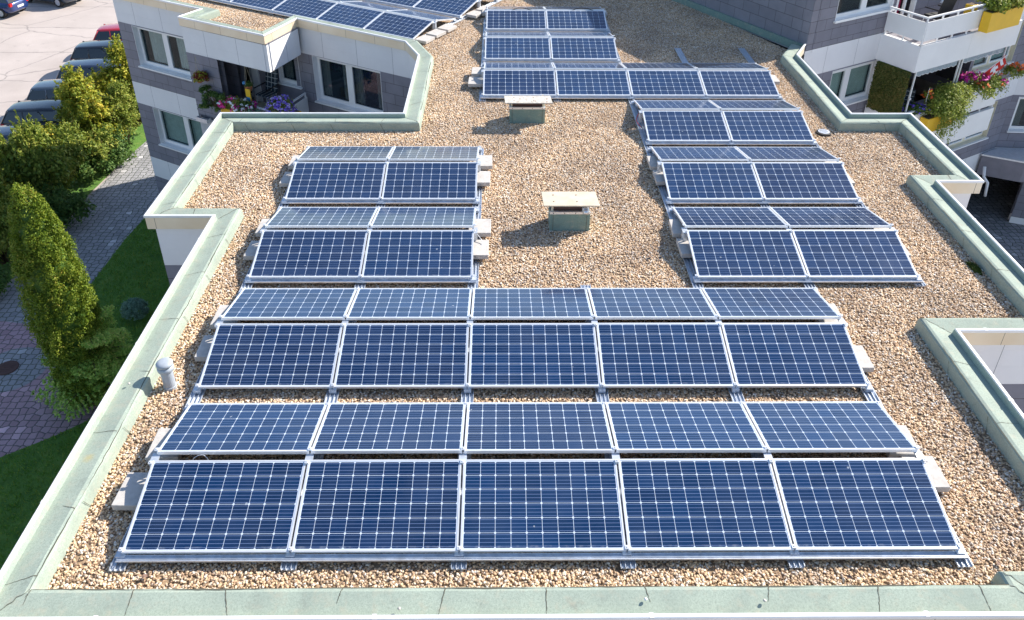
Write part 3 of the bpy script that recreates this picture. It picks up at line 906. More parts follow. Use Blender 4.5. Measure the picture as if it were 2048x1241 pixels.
# coping and roof
g = MB()
tp = [fl(0, 0.0, 0)[:2], fl(12.0, 0, 0)[:2], fm(11.1, 0, 0)[:2], f3(7, 0, 0)[:2]]
slab(g, [fl(0, -0.06, 0)[:2], fm(-0.03, -0.06, 0)[:2], fm(11.1, -0.06, 0)[:2], f3(7, -0.06, 0)[:2], f3(7, 5, 0)[:2], fl(0, 9, 0)[:2]], TZ, TZ + 0.1)
g.build('roof', M['alu'], tw)
window(tw, fm, *h1, ((h1[0] + h1[1]) / 2 + 0.02,), 0.10, 'pane', None, label='large white window above the balcony level')
window(tw, fm, *h2, (2.06,), 0.10, 'pane', ('curtain_green', 'full'), label='white window with pale green blinds')
window(tw, fm, *h3, (9.1,), 0.14, 'pane', ('curtain_green', 'full'), lining='cream')
window(tw, fm, *h4, (9.1,), 0.14, 'pane', ('white', 'full'), lining='cream')
window(tw, fm, *h7, (2.06,), 0.10, 'pane_dark'); window(tw, fm, *h8, (6.7,), 0.10, 'pane_dark', ('curtain', 'sides'))
window(tw, f3, *h9, (1.1,), 0.12, 'pane_dark', ('curtain_green', 'left'))
g = MB()
fm.box(g, 3.35, 7.95, 1.6, 1.65, -2.9, -0.8); fm.box(g, 3.35, 3.40, 0.255, 1.6, -2.9, -0.8); fm.box(g, 7.9, 7.95, 0.255, 1.6, -2.9, -0.8)
fm.box(g, 3.3, 4.3, 1.0, 1.05, -0.1, 2.1)
fm.box(g, 3.35, 7.95, 0.255, 1.6, -0.86, -0.80)
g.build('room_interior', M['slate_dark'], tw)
g = MB(); fm.box(g, 3.36, 3.42, -0.02, 0.12, -0.05, 2.0); fm.box(g, 4.16, 4.22, -0.02, 0.12, -0.05, 2.0); fm.box(g, 3.78, 3.84, 0.03, 0.1, -0.05, 2.0)
d_ = g.build('balcony_door', M['white'], tw)
g = MB()
for q in range(14): fm.box(g, 3.44 + q * 0.024, 3.455 + q * 0.024, 0.15 + 0.02 * math.sin(q * 1.7), 0.17 + 0.02 * math.sin(q * 1.7), 0.0, 1.95)
g.build('curtain', M['curtain_red'], d_)
# garage opening
g = MB()
vs_ = [fm(8.3, 0.0, 0)[:2], fm(8.3, 6, 0)[:2], (19.6, 26), (21.5, 19.0), (18.45, 20.22)]
for a, b in zip(vs_, vs_[1:-1]):
    g.add([(*a, GZ), (*b, GZ), (*b, -6.36), (*a, -6.36)], [(0, 1, 2, 3)])
g.build('garage_wall', M['dark_room'], tw)
g = MB(); slab(g, [fm(8.3, 0.02, 0)[:2], fm(8.3, 6, 0)[:2], (19.6, 26), (21.5, 19.0), p3], -6.42, -6.352); g.build('garage_ceiling', M['dark_room'], tw)
# canopy
cp = thing('entrance_canopy', (17.5, 19.8, -6.4), 'flat grey entrance canopy over the dark garage opening', 'canopy')
g = MB(); slab(g, [(16.35, 19.85), (17.55, 19.25), (20.5, 19.15), (20.5, 20.1), (17.12, 20.32)], -6.4, -5.66); g.build('panel', M['slate_dark'], cp)
g = MB(); slab(g, [(16.30, 19.82), (17.55, 19.20), (20.5, 19.10), (20.5, 20.1), (17.12, 20.32)], -5.657, -5.60); g.build('roof', M['alu'], cp)
g = MB(); g.tube([(16.30, 19.45, -5.9), (16.32, 19.35, -6.25), (16.42, 19.2, -6.4), (16.45, 19.15, -6.9)], 0.05)
tag(g.build('drainpipe', M['white'], smooth=True), 'short white cranked drainpipe under the canopy', 'pipe')
# bay bands, floors and railings
def band(fr, s0, s1, z0, z1, cuts=()):
    e = [s0, *cuts, s1]
    for a, b in zip(e, e[1:]):
        g = MB(); fr.box(g, a + 0.003, b - 0.003, 0, 0.10, z0, z1); g.build('white_band', M['white_panel'], tw)
for k in range(3):
    z1 = -0.12 - 2.75 * k
    band(f1, 0, 1.237, z1 - 0.74, z1); band(f2, 0.0, 4.65, z1 - 0.74, z1, (2.28,))
bp = [f1(0.0, 0.11, 0)[:2], f2(0.08, 0.11, 0)[:2], f2(4.6, 0.11, 0)[:2], f2(4.6, 1.2, 0)[:2]]
for k in range(3):
    g = MB(); slab(g, bp, -0.30 - 2.75 * k, -0.16 - 2.75 * k); g.build('balcony_floor', M['slate_dark'], tw)
for k in range(2):
    zb = -2.75 * k
    railing(tw, f1, 0.05, 1.22, zb); railing(tw, f2, 0.06, 4.6, zb, step=0.62)
g = MB(); fm.box(g, 9.6, 9.62, -1.2, 0, -2.2, -0.9); 
# posts of the lower balcony
for ss in (0.28, 2.22, 2.36, 4.45):
    g = MB(); f2.box(g, ss - 0.018, ss + 0.018, 0.10, 0.136, -2.74, -0.862)
    g.box(f2(ss, 0.09, -1.7), (0.05, 0.05, 0.04))
    g.build('post', M['white'], tw)

# awnings
def awning(s0, s1, label):
    g = MB(); N = int((s1 - s0) / 0.03)
    for q in range(N):
        a, b = s0 + (s1 - s0) * q / N, s0 + (s1 - s0) * (q + 1) / N
        dr = lambda t: -1.06 - 0.03 * abs(math.sin(t * math.pi / 0.19))
        w0, w1 = 0.012 * math.sin(a * 21), 0.012 * math.sin(b * 21)
        g.add([f2(a, 0.13 + w0, dr(a)), f2(b, 0.13 + w1, dr(b)), f2(b, 0.13, -0.868), f2(a, 0.13, -0.868)], [(0, 1, 2, 3)])
        g.add([f2(a, 0.129 + w0, dr(a)), f2(b, 0.129 + w1, dr(b)), f2(b, 0.129 + w1, dr(b) + 0.012), f2(a, 0.129 + w0, dr(a) + 0.012)], [(0, 1, 2, 3)], 1)
    tag(g.build('awning', [M['awning'], M['white']], loc=f2((s0 + s1) / 2, 0.13, -0.87)), label, 'awning', 'scalloped grey awnings under the white band')
awning(0.36, 2.16, 'grey scalloped awning edge left of the twin white posts')
awning(2.44, 4.35, 'grey scalloped awning edge behind the red flag')

# ------------------------------------------------------------------ foliage helpers
def leaf_quads(P, Nn, size, rg, aspect=0.55, jitter=0.6):
    n = len(P)
    nr = Nn + rg.normal(0, jitter, (n, 3)); nr /= np.linalg.norm(nr, axis=1)[:, None] + 1e-9
    a = rg.normal(0, 1, (n, 3)); a -= (a * nr).sum(1)[:, None] * nr; a /= np.linalg.norm(a, axis=1)[:, None] + 1e-9
    b = np.cross(nr, a)
    sz = size * rg.uniform(0.6, 1.35, n)[:, None]
    V = np.stack([P - a * sz, P + b * sz * aspect + nr * sz * 0.12, P + a * sz, P - b * sz * aspect + nr * sz * 0.12], 1)
    return V.reshape(-1, 3)
def cloud(blobs, ntwig, per, size, rg, sig=0.12, shell=(0.62, 1.0), aspect=0.55):
    w_ = np.array([b[3] * b[4] + b[4] * b[5] + b[3] * b[5] for b in blobs]); w_ = w_ / w_.sum()
    idx = rg.choice(len(blobs), ntwig, p=w_)
    B = np.array([b[:6] for b in blobs])[idx]
    d = rg.normal(0, 1, (ntwig, 3)); d /= np.linalg.norm(d, axis=1)[:, None]
    d[:, 2] = np.where(d[:, 2] < -0.4, -d[:, 2], d[:, 2])
    r = rg.uniform(shell[0], shell[1], ntwig)[:, None]
    C_ = B[:, :3] + d * r * B[:, 3:6]
    P = np.repeat(C_, per, 0) + rg.normal(0, sig, (ntwig * per, 3)) * np.array([1, 1, 0.8])
    Nn = np.repeat(d, per, 0) * 0.7 + np.array([0, 0, 0.5])
    return leaf_quads(P, Nn, size, rg, aspect)
def quads(V): return np.arange(len(V)).reshape(-1, 4)

# ------------------------------------------------------------------ shrubs of the planting bed
def make_shrub(seed, mat, blobs, ntwig, per, size, label, sig=0.13):
    rg = np.random.default_rng(seed)
    r = thing('shrub', (0, 0, 0), label, 'shrub', world=False)
    sub = []
    for b in blobs:
        for _ in range(11):
            d = rg.normal(0, 1, 3); d /= np.linalg.norm(d); d[2] = abs(d[2]) * 0.9 - 0.15
            f = rg.uniform(0.55, 1.02); rr_ = rg.uniform(0.20, 0.36)
            sub.append((b[0] + d[0] * f * b[3], b[1] + d[1] * f * b[4], max(0.15, b[2] + d[2] * f * b[5]), rr_, rr_, rr_ * rg.uniform(0.7, 1.1)))
    V = [cloud(sub, int(ntwig * 0.75), per, size, rg, sig * 0.55, (0.5, 1.0)), cloud(blobs, int(ntwig * 0.3), per, size, rg, sig, (0.3, 0.85))]
    Ps = []                                     # upright shoots
    for _ in range(130):
        b = sub[rg.integers(len(sub))]; L = rg.uniform(0.25, 0.65); k_ = int(L * 62)
        d = np.array([rg.normal(0, 0.35), rg.normal(0, 0.35), 1.0]); d /= np.linalg.norm(d)
        f = rg.uniform(0, 1, k_)[:, None]
        Ps.append(np.array(b[:3]) + d * (0.15 + f * L) + rg.normal(0, 0.045, (k_, 3)) * (1.2 - f))
    P = np.concatenate(Ps); V.append(leaf_quads(P, np.tile([0, 0, 0.4], (len(P), 1)), size, rg, 0.4, 0.9))
    V = np.concatenate(V)
    np_mesh('foliage', V, quads(V), mat, r)
    g = MB(); rr = random.Random(seed)
    for b in blobs:
        for _ in range(3):
            a = rr.uniform(0, 6.28); q = (b[0] + 0.5 * b[3] * math.cos(a), b[1] + 0.5 * b[4] * math.sin(a), b[2] + b[5] * 0.6)
            g.tube([(rr.uniform(-.15, .15), rr.uniform(-.15, .15), 0), ((q[0]) * 0.5 + rr.uniform(-.1, .1), q[1] * 0.5, q[2] * 0.55), q], [0.035, 0.02, 0.008], 0, 5)
    g.build('stem', M['bark'], r, smooth=True)
    return r
bl_tall = [(0, 0, 1.3, 1.1, 1.0, 1.0), (0.5, 0.3, 2.2, 0.8, 0.8, 0.8), (-0.5, -0.2, 2.0, 0.8, 0.7, 0.9), (0.1, -0.5, 0.9, 1.2, 0.9, 0.8), (-0.1, 0.2, 2.9, 0.55, 0.5, 0.7), (0.7, -0.4, 1.7, 0.6, 0.6, 0.6)]
bl_wide = [(0, 0, 0.7, 1.5, 1.3, 0.8), (0.7, 0.5, 1.2, 0.9, 0.9, 0.6), (-0.7, -0.4, 1.1, 0.9, 0.9, 0.7), (0.3, -0.9, 0.8, 0.9, 0.7, 0.7), (-0.5, 0.8, 1.0, 0.8, 0.7, 0.7), (0.0, 0.0, 1.6, 0.7, 0.7, 0.4)]
bl_low = [(0, 0, 0.35, 1.1, 0.9, 0.45), (0.5, 0.3, 0.5, 0.6, 0.6, 0.4), (-0.6, -0.2, 0.45, 0.6, 0.6, 0.4)]
protos = {}
def shrub(kind, x, y, rz, sc, label, zs=1.0):
    if kind not in protos:
        spec = {'ytall': (11, 'leaf_yellow', bl_tall, 900, 24, 0.062), 'mtall': (12, 'leaf_mid', bl_tall, 900, 26, 0.055),
                'ywide': (13, 'leaf_yellow', bl_wide, 1000, 26, 0.055), 'mwide': (14, 'leaf_mid', bl_wide, 1000, 24, 0.06),
                'dlow': (15, 'leaf_dark', bl_low, 520, 26, 0.045)}[kind]
        protos[kind] = o = make_shrub(*spec, label)
    else:
        o = copy_tree(protos[kind])
    o['label'] = label; o['group'] = 'shrubs in the bed between the cars and the path'
    o.location = (x, y, GZ); o.rotation_euler = (0, 0, rz); o.scale = (sc, sc, sc * zs)
SHR = [
 ('ytall', -17.0, 28.6, 0.3, 1.05, 'tallest yellow-green shrub, feathery tips before the dark car by the building corner'),
 ('ytall', -17.6, 26.0, 2.1, 1.0, 'tall yellow-green shrub just below the tallest one, left of the slate wall'),
 ('mtall', -16.3, 31.6, 1.2, 0.95, 'green shrub squeezed against the corner of the slate wall'),
 ('mtall', -16.6, 26.6, 4.0, 0.80, 'upright green shrub nearest the path at the building corner'),
 ('ywide', -18.6, 23.6, 0.8, 1.0, 'broad yellowish shrub in front of the dark estate car'),
 ('mwide', -17.5, 24.0, 2.6, 0.95, 'leafy mid-green shrub in the middle of the bed'),
 ('dlow', -16.7, 24.2, 1.0, 1.25, 'low dark green bush where sunlight falls on the path edge'),
 ('ywide', -18.9, 20.6, 3.6, 1.05, 'broad yellow-green shrub at the left edge of the photo, below the cars'),
 ('mwide', -17.6, 21.4, 5.1, 1.0, 'rounded green shrub beside the shaded path'),
 ('mwide', -18.5, 18.0, 0.4, 1.0, 'dense green shrub behind the tip of the conical cypress'),
 ('dlow', -16.9, 20.3, 2.4, 1.3, 'low dark bush overhanging the middle of the path edge'),
 ('mwide', -17.2, 17.6, 3.0, 0.85, 'green bush right behind the cypress by the path'),
 ('dlow', -17.3, 15.9, 5.2, 1.2, 'lowest dark bush at the left frame edge beside the red paving'),
 ('ytall', -18.8, 27.4, 5.0, 0.75, 'thin yellow shrub between two parked dark cars'),
]
for a in SHR: shrub(*a, 1.5 if a[0] == 'mwide' and a[2] < 22 else 1.0)

# ------------------------------------------------------------------ conifers
def cypress(x, y, z0, H):
    t = thing('cypress', (x, y, z0), 'tall narrow conical cypress with dense golden-green foliage on the left', 'tree', world=False)
    rg = np.random.default_rng(77)
    prof = lambda t_: np.interp(t_, [0, 0.06, 0.2, 0.35, 0.5, 0.65, 0.8, 0.92, 1.0], [0.45, 0.56, 0.68, 0.73, 0.74, 0.68, 0.53, 0.30, 0.04])
    NF = 820
    tt = rg.beta(1.15, 1.2, NF); an = rg.uniform(0, 2 * np.pi, NF)
    rad = prof(tt) * rg.uniform(0.74, 1.0, NF)
    base = np.stack([rad * np.cos(an), rad * np.sin(an), 0.35 + tt * (H - 0.75)], 1)
    out = np.stack([np.cos(an) * 0.20, np.sin(an) * 0.20, np.ones(NF)], 1); out /= np.linalg.norm(out, axis=1)[:, None]
    per = 125
    ln = rg.uniform(0.28, 0.48, NF); wdt = ln * rg.uniform(0.26, 0.38, NF)
    u = rg.beta(1.3, 1.6, (NF, per)); a2 = rg.uniform(0, 2 * np.pi, (NF, per))
    rr = wdt[:, None] * np.sin(np.pi * np.clip(u, 0.02, 1) ** 0.8) * rg.uniform(0.75, 1.1, (NF, per))
    e1 = np.stack([-np.sin(an), np.cos(an), np.zeros(NF)], 1); e2 = np.cross(out, e1)
    P = base[:, None] + out[:, None] * (ln[:, None] * (u - 0.3))[..., None] + e1[:, None] * (rr * np.cos(a2))[..., None] + e2[:, None] * (rr * np.sin(a2))[..., None]
    Nn = (e1[:, None] * np.cos(a2)[..., None] + e2[:, None] * np.sin(a2)[..., None]) + np.array([0, 0, 0.3])
    V = leaf_quads(P.reshape(-1, 3), Nn.reshape(-1, 3), 0.023, rg, 0.6, 0.45)
    cr = np_mesh('crown', V, quads(V), 'leaf_cypress', t)
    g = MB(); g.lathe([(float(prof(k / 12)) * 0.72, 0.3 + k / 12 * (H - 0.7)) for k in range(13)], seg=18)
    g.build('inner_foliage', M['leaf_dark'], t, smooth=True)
    g = MB(); g.tube([(0, 0, 0), (0, 0, 1.0), (0.03, 0, H * 0.7)], [0.13, 0.11, 0.04]); g.build('trunk', M['bark'], t, smooth=True)
cypress(-11.32, 10.95, GZ, 6.95)

def juniper(x, y, z0):
    t = thing('juniper', (x, y, z0), 'spreading light-green juniper at the foot of the cypress beside the roof edge', 'shrub', world=False)
    rg = np.random.default_rng(9); rr = random.Random(9)
    Ps, Ns = [], []; st = MB()
    for k in range(96):
        a = rr.uniform(0, 6.283); L = rr.uniform(0.8, 1.75); z = rr.uniform(0.3, 2.5); L *= 1.1 - 0.25 * z
        d = np.array([math.cos(a), math.sin(a), 0]); sd_ = np.array([-math.sin(a), math.cos(a), 0])
        rise = rr.uniform(0.15, 0.55)
        pts = []
        for q in range(9):
            f = q / 8; p_ = d * L * f + np.array([0, 0, z + rise * f - 0.35 * f * f]); pts.append(p_)
        st.tube([tuple(p_) for p_ in pts], [0.02, 0.018, 0.016, 0.014, 0.012, 0.01, 0.008, 0.006, 0.004], 0, 5)
        n = 560
        f = rg.uniform(0.15, 1.0, n); side = rg.choice([-1, 1], n)
        wmax = 0.30 * np.sin(np.pi * np.clip(f * 0.85 + 0.12, 0, 1)) * L
        s_ = rg.uniform(0, 1, n) ** 0.8 * wmax
        nfr = np.round(f * 9) / 9
        ff = np.clip(nfr + s_ * 0.55 / L, 0, 1.08)
        P = d[None] * (L * ff)[:, None] + sd_[None] * (s_ * side)[:, None]
        P[:, 2] += z + rise * ff - 0.35 * ff * ff - s_ * 0.25 + rg.normal(0, 0.018, n)
        Ps.append(P + rg.normal(0, 0.012, P.shape)); Ns.append(np.tile([0, 0, 1.0], (n, 1)))
    P = np.concatenate(Ps); Nn = np.concatenate(Ns)
    V = leaf_quads(P, Nn, 0.042, rg, 0.38, 0.5)
    np_mesh('foliage', V, quads(V), 'leaf_juniper', t)
    st.build('branches', M['bark'], t)
juniper(-11.0, 11.15, GZ)
t = thing('round_shrub', (-11.55, 14.55, GZ), 'small round blue-green shrub on the lawn', 'shrub', world=False)
rg = np.random.default_rng(21)
V = cloud([(0, 0, 0.35, 0.36, 0.36, 0.34)], 260, 22, 0.026, rg, 0.035, (0.8, 1.0)); np_mesh('foliage', V, quads(V), 'leaf_blue', t)
g = MB(); g.tube([(0, 0, 0), (0, 0, 0.35)], 0.02); g.build('stem', M['bark'], t)

# ------------------------------------------------------------------ parked cars
def paint(name, c):
    m = NT(name); m.col(c); m.p(Roughness=0.22, Metallic=0.2)
    m.b.inputs['Coat Weight'].default_value = 1.0; m.b.inputs['Coat Roughness'].default_value = 0.05
    M[name] = m.m
paint('paint_black', (0.012, 0.016, 0.022)); paint('paint_red', (0.50, 0.02, 0.035)); paint('paint_blue', (0.015, 0.04, 0.16))
paint('paint_navy', (0.02, 0.03, 0.06)); paint('paint_teal', (0.10, 0.25, 0.27)); paint('paint_grey', (0.05, 0.07, 0.10))
M['tail_red'] = simple('tail_red', (0.55, 0.01, 0.01), 0.15, 0, 0.05)
M['lamp_clear'] = simple('lamp_clear', (0.75, 0.78, 0.8), 0.1, 0.3, 0.05)
M['plate'] = simple('number_plate', (0.8, 0.8, 0.78), 0.4)
def car(loc, rz, pm, label, L=4.3, Wd=1.78, H=1.46, estate=True):
    t = thing('parked_car', loc, label, 'car', 'cars parked along the planting bed' if loc[0] > -24 else 'cars parked on the far side of the car park', rz, world=False)
    # x forward. body stations: x, half width, z low, z belt
    hl = L / 2
    st = [(-hl, 0.60, 0.42, 0.80), (-hl + 0.06, 0.76, 0.32, 0.93), (-hl + 0.35, 0.86, 0.24, 0.98), (-hl + 1.0, 0.89, 0.20, 0.97), (-0.3, 0.89, 0.19, 0.94),
          (0.55, 0.89, 0.19, 0.93), (0.95, 0.88, 0.20, 0.92), (hl - 0.75, 0.87, 0.22, 0.86), (hl - 0.28, 0.80, 0.25, 0.74), (hl - 0.06, 0.66, 0.30, 0.62), (hl, 0.50, 0.38, 0.52)]
    g = MB(); K = 14; vs = []
    sc = Wd / 1.78
    for x, hw, zl, zb in st:
        hw *= sc
        sect = [(0, zl), (hw * 0.8, zl), (hw * 0.95, zl + 0.07), (hw, zl + (zb - zl) * 0.45), (hw * 0.985, zb - 0.10), (hw * 0.93, zb - 0.02), (hw * 0.6, zb + 0.015), (0, zb + 0.03)]
        full = sect + [(-a, b) for a, b in sect[-2:0:-1]]
        vs += [(x, a, b) for a, b in full]
    n = 14
    fs = [tuple(range(n)), tuple(range((len(st) - 1) * n, len(st) * n))[::-1]]
    for k in range(len(st) - 1):
        for j in range(n): fs.append((k * n + j, (k + 1) * n + j, (k + 1) * n + (j + 1) % n, k * n + (j + 1) % n))
    g.add(vs, fs); body = g.build('body', M[pm], t, smooth=True)
    bv = body.modifiers.new('s', 'SUBSURF'); bv.levels = 1; bv.render_levels = 1
    # greenhouse (glass) and roof
    zr = H
    xr0 = -hl + (0.28 if estate else 0.75); xb0 = -hl + 0.10 if estate else -hl + 0.35
    A = [(xb0, 0.78, 0.93), (1.02, 0.80, 0.92)]; B = [(xr0 + 0.10, 0.60, zr - 0.07), (0.25, 0.62, zr - 0.08)]
    g = MB()
    q = [(A[0][0], -A[0][1] * sc, A[0][2]), (A[1][0], -A[1][1] * sc, A[1][2]), (A[1][0], A[1][1] * sc, A[1][2]), (A[0][0], A[0][1] * sc, A[0][2]),
         (B[0][0], -B[0][1] * sc, B[0][2]), (B[1][0], -B[1][1] * sc, B[1][2]), (B[1][0], B[1][1] * sc, B[1][2]), (B[0][0], B[0][1] * sc, B[0][2])]
    g.add(q, [(0, 1, 5, 4), (1, 2, 6, 5), (2, 3, 7, 6), (3, 0, 4, 7)]); g.build('windows', M['car_glass'], t)
    g = MB(); vs = []; sts = [(B[0][0] - 0.10, 0.52, -0.075), (B[0][0] + 0.12, 0.60, -0.03), (-0.5, 0.64, 0.0), (0.05, 0.63, -0.02), (B[1][0] + 0.05, 0.58, -0.085)]
    for x, hw, dz in sts:
        hw *= sc
        for a, b in ((-hw - 0.02, -0.075), (-hw, -0.03), (-hw * 0.6, 0), (0, 0.008), (hw * 0.6, 0), (hw, -0.03), (hw + 0.02, -0.075)): vs.append((x, a, zr + b + dz))
    fs = [(k * 7 + j, (k + 1) * 7 + j, (k + 1) * 7 + j + 1, k * 7 + j + 1) for k in range(4) for j in range(6)]
    g.add(vs, fs); rf = g.build('roof', M[pm], t, smooth=True)
    g = MB()      # pillars
    for sy in (-1, 1):
        def lerp(a, b, f): return tuple(a[i] + (b[i] - a[i]) * f for i in range(3))
        lo = [(A[0][0], sy * A[0][1] * sc, A[0][2]), (A[1][0], sy * A[1][1] * sc, A[1][2])]; hi = [(B[0][0], sy * B[0][1] * sc, B[0][2]), (B[1][0], sy * B[1][1] * sc, B[1][2])]
        for f in (0.0, 0.30, 0.62, 1.0): g.tube([lerp(lo[0], lo[1], f), lerp(hi[0], hi[1], f)], 0.035, 0, 6)
        g.tube([lo[0], lo[1]], 0.02, 0, 6)
    g.build('pillars', M[pm], t, smooth=True)
    for x in (-hl + 0.78, hl - 0.82):
        for sy in (-1, 1):
            g = MB(); yy = sy * (0.80 * sc)
            g.tube([(x, yy - 0.10, 0.31), (x, yy + 0.10, 0.31)], 0.31, 0, 20); wh = g.build('wheel', M['black'], t)
            g = MB(); yo = yy + sy * 0.104
            g.tube([(x, yo - 0.004, 0.31), (x, yo + 0.004, 0.31)], 0.20, 0, 16); g.build('rim', M['alu'], wh)
    for sy in (-1, 1):
        g = MB(); g.box((-hl + 0.10, sy * 0.66 * sc, 0.80), (0.14, 0.22, 0.20)); g.build('tail_light', M['tail_red'], t, bevel=0.02)
        g = MB(); g.box((hl - 0.22, sy * 0.62 * sc, 0.63), (0.22, 0.26, 0.12)); g.build('headlight', M['lamp_clear'], t, bevel=0.02)
        g = MB(); g.box((0.85, sy * 0.96 * sc, 0.98), (0.14, 0.16, 0.11)); g.build('wing_mirror', M[pm], t, bevel=0.03)
    g = MB(); g.box((-hl - 0.012, 0, 0.62), (0.02, 0.50, 0.12)); g.build('number_plate', M['plate'], t)
    return t
CARS = [((-20.7, 38.6, GZ), 0.12, 'paint_red', 'red car partly hidden behind the corner of the slate building'),
 ((-20.6, 35.7, GZ), 0.10, 'paint_black', 'large dark blue-black car beside the building corner, behind the tallest shrub'),
 ((-20.0, 32.9, GZ), 0.08, 'paint_navy', 'dark navy car mostly hidden by the yellow shrub, second below the red car'),
 ((-20.1, 30.2, GZ), 0.10, 'paint_grey', 'dark grey-blue car in the middle of the row, third below the red car'),
 ((-19.9, 27.7, GZ), 0.08, 'paint_black', 'black estate car with a shiny roof, second from the bottom of the row'),
 ((-20.0, 25.0, GZ), 0.10, 'paint_navy', 'nearest dark car at the left frame edge, its bonnet under the shrubs'),
 ((-32.6, 45.6, GZ), 2.9, 'paint_blue', 'blue hatchback at the top left corner with its red tail light showing'),
 ((-30.0, 48.1, GZ), 2.75, 'paint_grey', 'dark car at the top edge with a silver alloy wheel'),
 ((-33.0, 42.3, GZ), 2.9, 'paint_teal', 'grey-teal car just entering the frame at the far left')]
for a in CARS: car(*a)

# ------------------------------------------------------------------ solar panels
PW, PH, TILT = 1.65, 0.99, 0.2275
PITCH = 1.67; DD, HH = PH * math.cos(TILT), PH * math.sin(TILT); RG, VG = 0.123, 0.274; TT = 2 * DD + RG + VG
def panel_proto():
    t = thing('solar_panel', (0, 0, 0), 'x', 'solar panel', 'solar panels on the flat roof', world=False)
    fw, th = 0.018, 0.038
    g = MB()
    g.box((0, fw / 2, -th / 2), (PW, fw, th)); g.box((0, PH - fw / 2, -th / 2), (PW, fw, th))
    g.box((-PW / 2 + fw / 2, PH / 2, -th / 2), (fw, PH - 2 * fw, th)); g.box((PW / 2 - fw / 2, PH / 2, -th / 2), (fw, PH - 2 * fw, th))
    g.build('frame', M['alu_frame'], t)
    g = MB(); g.box((0, PH / 2, -0.006), (PW - 2 * fw - 0.001, PH - 2 * fw - 0.001, 0.006)); g.build('glass', M['cells'], t)
    g = MB(); g.box((0, PH - 0.14, -0.025), (0.11, 0.08, 0.02)); g.build('junction_box', M['black'], t)
    return t
proto = panel_proto(); used = [False]
def panel(mat, label, group):
    o = copy_tree(proto) if used[0] else proto
    used[0] = True
    o.matrix_world = mat; o['label'] = label; o['group'] = group
ORD = ['first', 'second', 'third', 'fourth', 'fifth', 'sixth', 'seventh', 'eighth', 'ninth']
A0 = (-2.5 * PITCH, 0.0)
rows = {0: range(0, 5), 1: range(0, 5), 2: [0, 1, 4, 5], 3: [0, 1, 4, 5], 4: [4, 5], 5: [2, 3, 4, 5], 6: [2, 3], 7: [2, 3]}
jr = random.Random(8)
def place(fr, i, tnt, back, label, group):
    base = fr.e, fr.n
    xc = (i + 0.5) * PITCH
    y = tnt * TT + (2 * DD + RG if back else 0)
    o = fr(xc, y, 0)
    rz = fr.ang + (math.pi if back else 0)
    mm = Matrix.Translation((o[0], o[1], 0.0)) @ Matrix.Rotation(rz, 4, 'Z') @ Matrix.Rotation(TILT + jr.uniform(-.003, .003), 4, 'X')
    panel(mm, label, group)
fA = Fr(A0, 0)
rowname = {0: 'nearest ridge', 1: 'second ridge from the front', 2: 'third ridge from the front', 3: 'fourth ridge from the front', 4: 'short right-hand ridge behind the fourth',
           5: 'wide ridge behind the far chimney box', 6: 'narrow ridge just beyond the wide far ridge', 7: 'farthest ridge at the top'}
for tn, idx in rows.items():
    idx = list(idx)
    for back in (False, True):
        if tn == 7 and back: pass
        for i in idx:
            if tn in (2, 3):
                blk = 'left' if i < 2 else 'right'; k = (i if i < 2 else i - 4); n = 2
                pos_ = f"{'left' if k == 0 else 'right'} panel of {blk} block"
            else:
                k = idx.index(i); n = len(idx)
                pos_ = ('left' if k == 0 else 'right') + ' panel' if n == 2 else ('leftmost panel' if k == 0 else 'rightmost panel' if k == n - 1 else ORD[k] + ' panel from the left')
            lab = f"{pos_}, {'far' if back else 'near'} slope of {rowname[tn]}"
            place(fA, i, tn, back, lab, 'solar panels laid out in tented rows on the gravel')
fB = Fr((-2.739, 15.41), -30)
for tn, n in ((0, 6), (1, 4)):
    for back in (False, True):
        for k in range(n):
            place(fB, -1 - k, tn, back, f"{ORD[k]} panel from right end, {'far' if back else 'near'} slope of {'front' if tn == 0 else 'rear'} slanted ridge, top left",
                  'solar panels of the slanted array at the top left')

# ------------------------------------------------------------------ mounting rails
ZR = -0.075
def rail(fr, x, y0, y1, ridges, label, group='base rails running under the panel joints'):
    o = thing('mounting_rail', fr(x, y0, ZR), label, 'rail', group)
    rz = fr.ang
    g = MB(); L = y1 - y0
    def bx(xx, yy, zz, sx, sy, sz): 
        c = fr(xx, yy, zz); g.box(c, (sx, sy, sz), 0, rz)
    bx(x, (y0 + y1) / 2, ZR - 0.030, 0.150, L, 0.006)
    for dx in (-0.073, -0.026, 0.026, 0.073): bx(x + dx, (y0 + y1) / 2, ZR - 0.0145, 0.007, L, 0.025)
    for dx in (-0.05, 0.0, 0.05): bx(x + dx, (y0 + y1) / 2, ZR - 0.024, 0.014, L, 0.006)
    g.build('channel', M['alu_rail'], o)
    for tn in ridges:
        g = MB(); yr = tn * TT + DD + RG / 2
        bx(x, yr, (ZR + 0.165) / 2 + 0.0, 0.075, 0.05, 0.165 - ZR)
        bx(x, yr, 0.175, 0.085, RG + 0.03, 0.012)
        bx(x, yr - 0.085, 0.10, 0.05, 0.01, 0.16)
        g.build('ridge_post', M['alu_rail'], o)
        for yy, zz in ((tn * TT + 0.03, 0.003), (tn * TT + DD - 0.03, HH - 0.003), (tn * TT + DD + RG + 0.03, HH - 0.003), (tn * TT + 2 * DD + RG - 0.03, 0.003)):
            g = MB(); bx(x, yy, zz + 0.004, 0.045, 0.04, 0.012); bx(x, yy, zz + 0.013, 0.014, 0.014, 0.008)
            g.build('clamp', M['alu_frame'], o)
        g = MB()
        for yy in (tn * TT + 0.02, tn * TT + 2 * DD + RG - 0.02): bx(x, yy, -0.06, 0.09, 0.09, 0.05)
        g.build('foot', M['alu_rail'], o)
    return o
e4 = 3 * TT + 2 * DD + RG + 0.10
rail(fA, 0, -0.13, e4, (0, 1, 2, 3), 'base rail along the left edge of the main array')
